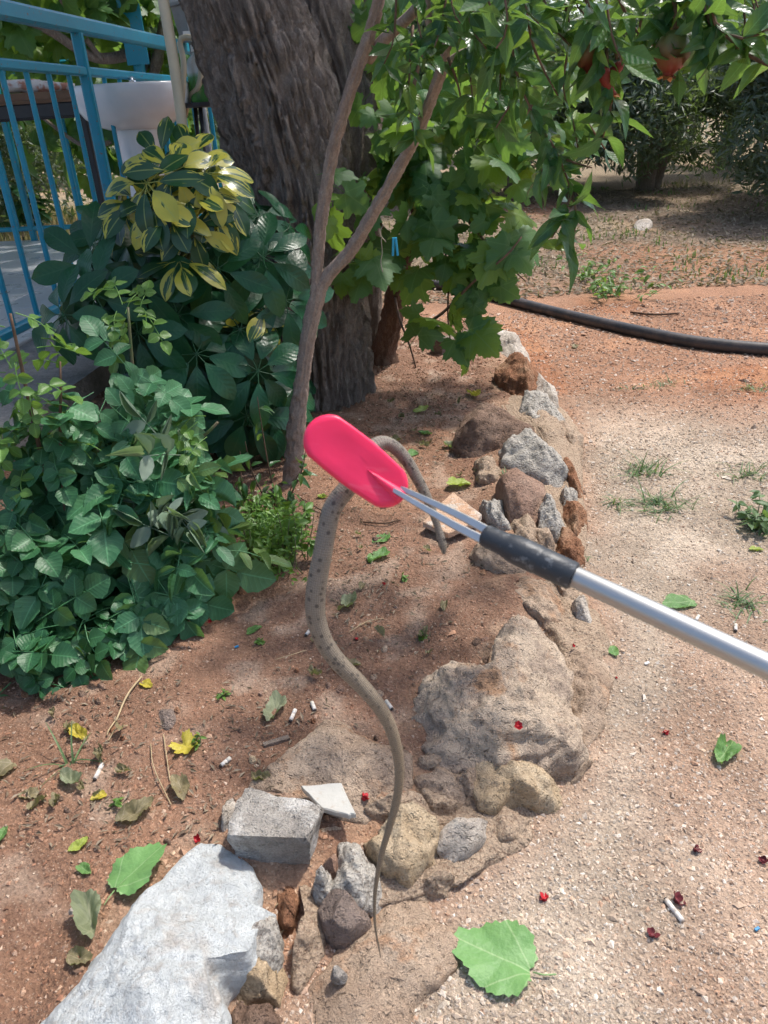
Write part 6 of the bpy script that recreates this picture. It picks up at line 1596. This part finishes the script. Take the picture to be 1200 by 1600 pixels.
M['pink'] = t.done(t.bsdf(t.mix(t.ramp(t.noise(p, 45, 6, 0.75), [(0.62, 0.0), (0.74, 0.45)]), t.mix(sc1, (0.76, 0.026, 0.098), (0.80, 0.16, 0.22)), (0.40, 0.08, 0.10)), 0.36, t.bump(t.noise(p, 130, 3), 0.08, 0.002), 0.4, Subsurface_Weight=0.15))
TR = 0.0086
P = [e0-ax*0.004, e0, e0+ax*0.1, e0+ax*0.44]
V, F, L = tube([e0-ax*0.02]+[e0+ax*k*0.05 for k in range(9)], TR, 40); obj('tube', V, F, M['alu'], gr, lc=L)
c0, c1 = dp(*AX[1]), e0+ax*0.003
def along(f): return c0.lerp(c1, f)
V, F, L = tube([along(-0.02), along(0.0), along(0.03), along(0.22), along(0.30), along(0.34), along(0.60), along(0.62), along(0.64), along(0.98), along(1.0)], [0.0060, 0.0088, 0.0096, 0.0098, 0.0112, 0.0121, 0.0122, 0.0115, 0.0118, 0.0116, 0.0100], 36)
obj('collar', V, F, M['rubber'], gr, lc=L)
j0 = dp(606, 757, 0.690)
cdir = (CAM_P-j0).normalized()
sidev = ax.cross(cdir).normalized()
for off, wd in ((0.0020, 1.0), (-0.0020, -1.0)):
    a = along(0.05)+cdir*off+sidev*wd*0.0042; b = dp(612, 760, 0.690)+cdir*off*2.0+sidev*wd*0.0020
    pth = [a, a.lerp(b, 0.35)+cdir*off*0.8+sidev*wd*0.0012, b]
    prev = None; mb = MB()
    Pq = smooth_path(pth, 12)
    tv, tf, tl_ = tube(Pq, np.linspace(0.0088, 0.0040, 12), 4, True, 0.10)
    sidev = ax.cross(cdir).normalized()
    V = []; n = 12
    for i, q in enumerate(Pq):
        w = 0.0040+(0.0022-0.0040)*i/(n-1); q = Vector(q)
        for su, sv2 in ((1, 1), (-1, 1), (-1, -1), (1, -1)): V.append(q+sidev*su*w*(1 if sv2 < 0 else 0.75)+cdir*sv2*0.0012)
    F = [(i*4+k, i*4+(k+1) % 4, (i+1)*4+(k+1) % 4, (i+1)*4+k) for i in range(n-1) for k in range(4)]+[(3, 2, 1, 0), tuple((n-1)*4+k for k in range(4))]
    obj('prong', V, F, M['steel'], gr, smooth=False)
# jaws: rounded pads with a wedge shaped rib
def jaw(center, axis_, nrm, Lh, Wh, T, front=True):
    nrm = nrm.normalized(); axis_ = (axis_-nrm*axis_.dot(nrm)).normalized(); sd_ = nrm.cross(axis_)
    n = 56; out = []
    for k in range(n):
        a = 2*math.pi*k/n; cxa, sya = math.cos(a), math.sin(a)
        ce = (Lh-Wh)*math.copysign(1, cxa) if abs(cxa) > 1e-6 else 0
        x = ce*min(1, abs(cxa)*3)+Wh*cxa; y = Wh*sya
        taper = 1-0.10*max(0, x/Lh)
        out.append((x, y*taper))
    V = []
    rings = ((0.90, -1.0), (0.97, -0.85), (1.0, -0.35), (1.0, 0.35), (0.975, 0.75), (0.93, 0.95), (0.86, 1.0), (0.55, 0.93), (0.25, 0.90))
    for s, z in rings:
        for x, y in out:
            q = center+axis_*(x*s)+sd_*(y*s)+nrm*(z*T-0.05*Wh*(x/Lh)**2)
            V.append(q)
    F = [(i*n+k, i*n+(k+1) % n, (i+1)*n+(k+1) % n, (i+1)*n+k) for i in range(len(rings)-1) for k in range(n)]
    F += [tuple(range(n))[::-1], tuple((len(rings)-1)*n+k for k in range(n))]
    o = obj('jaw', [tuple(v) for v in V], F, M['pink'], gr)
    if front:
        R = []
        for i in range(9):
            f = i/8; x = Lh*(0.22+0.74*f); w = Wh*(0.02+0.30*f); hgt = T*(0.10+0.80*f)
            base = center+axis_*x+nrm*(T*0.80-0.05*Wh*(x/Lh)**2)
            R += [base+sd_*w, base+sd_*w*0.45+nrm*hgt, base-sd_*w*0.45+nrm*hgt, base-sd_*w]
        F = [(i*4+k, i*4+k+1, i*4+5+k, i*4+4+k) for i in range(8) for k in range(3)]+[(0, 1, 2, 3), (32, 33, 34, 35)]
        obj('rib', [tuple(v) for v in R], F, M['pink'], o)
    return o
jc = dp(557, 722, 0.690); ja = dp(612, 764, 0.69)-dp(500, 680, 0.70)
kf = 0.690/FPX
cd = (CAM_P-jc).normalized()
jn = (cd+0.10*Vector((1, 0, 0.6))).normalized()
jaw(jc, ja, jn, 94*kf, 41*kf, 0.0078, True)
jaw(jc-cd*0.036+ja.normalized()*0.002, ja, -jn+0.1*Vector((0, 0, 1)), 82*kf, 33*kf, 0.0050, False)
# handle end, out of the picture, where the hand holds it
h0 = e0+ax*0.40
gdn = Vector((0, 0, -1)); gdn = (gdn-ax*gdn.dot(ax)).normalized()
V, F, L = tube(smooth_path([h0-ax*0.03, h0+ax*0.05, h0+ax*0.09+gdn*0.01, h0+ax*0.115+gdn*0.05, h0+ax*0.125+gdn*0.11], 20), 0.016, 14, True, 0.8); obj('handle', V, F, M['rubber'], gr)
V, F, L = tube(smooth_path([h0+ax*0.01+gdn*0.014, h0+ax*0.03+gdn*0.03, h0+ax*0.065+gdn*0.06, h0+ax*0.085+gdn*0.095], 14), 0.007, 10); obj('trigger', V, F, M['pink'], gr)

# ------------------------------------------------------------------ snake
t = NT('snake_skin'); u, v, r = t.xyz(t.attr('lc'))
uu = t.math('MULTIPLY', t.math('SUBTRACT', u, 0.5), 9.0)
q = t.n('CombineXYZ', {0: uu, 1: t.math('MULTIPLY', v, 150.0), 2: 0.0}).outputs[0]
sp = t.vor(q, 1.0, rnd=0.7)
spots = t.ramp(t.math('ADD', sp, t.math('MULTIPLY', t.noise(q, 3.0, 3), 0.10)), [(0.29, 1.0), (0.42, 0.0)])
back = t.ramp(t.math('ABSOLUTE', t.math('SUBTRACT', u, 0.5)), [(0.30, 1.0), (0.42, 0.15)])
base = t.mix(t.noise(q, 0.5, 4), (0.185, 0.158, 0.125), (0.25, 0.218, 0.178))
base = t.mix(t.ramp(t.math('MULTIPLY', v, 1.0), [(0.26, 0.0), (0.50, 0.8)]), base, (0.25, 0.185, 0.115))
belly = t.mix(back, (0.33, 0.30, 0.25), base)
fade = t.ramp(v, [(0.34, 0.92), (0.52, 0.25)])
c = t.mix(t.math('MULTIPLY', t.math('MULTIPLY', spots, back), fade), belly, (0.055, 0.045, 0.038))
q2 = t.n('CombineXYZ', {0: t.math('MULTIPLY', uu, 3.2), 1: t.math('MULTIPLY', v, 420.0), 2: 0.0}).outputs[0]
scl = t.vor(q2, 1.0, rnd=0.2)
c = t.mix(t.math('MULTIPLY', t.ramp(scl, [(0.35, 0.0), (0.6, 1.0)]), 0.55), c, (0.09, 0.075, 0.06))
M['snake'] = t.done(t.bsdf(c, 0.42, t.bump(scl, 0.6, -0.0016), 0.4))
dS = [ # px, py, depth, width px : head first
 (694, 866, .745, 6), (693, 858, .745, 14), (691, 849, .744, 19), (688, 838, .743, 19), (684, 824, .742, 16), (676, 800, .740, 19), (665, 773, .738, 23), (652, 748, .735, 26), (637, 722, .731, 28), (620, 702, .727, 30), (602, 692, .722, 31), (585, 698, .718, 31), (571, 718, .716, 32), (558, 740, .716, 33), (545, 760, .716, 34), (530, 778, .715, 35), (518, 798, .715, 35), (511, 826, .718, 35), (505, 860, .722, 35), (498, 896, .728, 36), (493, 930, .735, 37), (494, 965, .742, 36), (506, 1002, .750, 34), (530, 1036, .757, 32), (560, 1066, .765, 30), (588, 1098, .772, 27), (607, 1130, .780, 24), (619, 1166, .788, 21), (624, 1206, .796, 18), (620, 1248, .804, 15.5), (609, 1290, .812, 13), (597, 1332, .820, 10.5), (589, 1372, .828, 8.5), (585, 1412, .836, 6.5), (587, 1452, .843, 4.5), (595, 1496, .850, 1.6)]
dS = [(x, y, d, w*(0.80 if k < 11 else 1.0)) for k, (x, y, d, w) in enumerate(dS)]
Pn = [D(x, y, d) for x, y, d, w in dS]; Rn = [0.43*w*d/FPX for x, y, d, w in dS]
Ps, Rs = smooth_path(Pn, 420, Rn)
# keep the back of the snake turned to the camera: own frames
segs = 40; V = []; L = []
T = np.gradient(Ps, axis=0); T /= np.linalg.norm(T, axis=1)[:, None]
s = 0.0; total = np.sum(np.linalg.norm(np.diff(Ps, axis=0), axis=1))
for i in range(len(Ps)):
    if i: s += np.linalg.norm(Ps[i]-Ps[i-1])
    tocam = np.array(CAM_P)-Ps[i]; tocam = tocam-T[i]*np.dot(tocam, T[i]); tocam /= np.linalg.norm(tocam)
    sdv = np.cross(T[i], tocam); a0 = 0.45
    bk = tocam*math.cos(a0)+sdv*math.sin(a0); sd2 = np.cross(T[i], bk)
    for k in range(segs):
        a = 2*math.pi*(k+0.5)/segs-math.pi
        x = math.sin(a); y = math.cos(a)
        y2 = y if y > -0.72 else -0.72+(y+0.72)*0.35          # flattened belly
        V.append(Ps[i]+Rs[i]*(x*sd2*1.0+y2*bk)); L.append(((k+0.5)/segs, s, 0))
n = len(Ps)
F = [(i*segs+k, i*segs+(k+1) % segs, (i+1)*segs+(k+1) % segs, (i+1)*segs+k) for i in range(n-1) for k in range(segs)]+[tuple(range(segs))[::-1], tuple((n-1)*segs+k for k in range(segs))]
sn = thing('snake', 'slender pale grey brown snake with dark spots hanging from the pink gripper', 'snake', Pn[-1])
obj('body', [tuple(v) for v in V], F, M['snake'], sn, lc=np.array(L))
M['eye'] = plain_mat('snake_eye', (0.02, 0.015, 0.01), 0.1, 0.6, var=0.1)
hi = 8; hd = Vector(Ps[hi]); ht = Vector(T[hi]); tcv = (CAM_P-hd).normalized(); sv_ = ht.cross(tcv).normalized()
for sg in (-1, 1):
    V, F = lathe([(0.0001, -0.0013), (0.0010, -0.0009), (0.0014, 0), (0.0010, 0.0009), (0.0001, 0.0013)], 10, M=Matrix.Translation(hd+sv_*sg*Rs[hi]*0.86+tcv*Rs[hi]*0.4))
    obj('eye', V, F, M['eye'], sn)
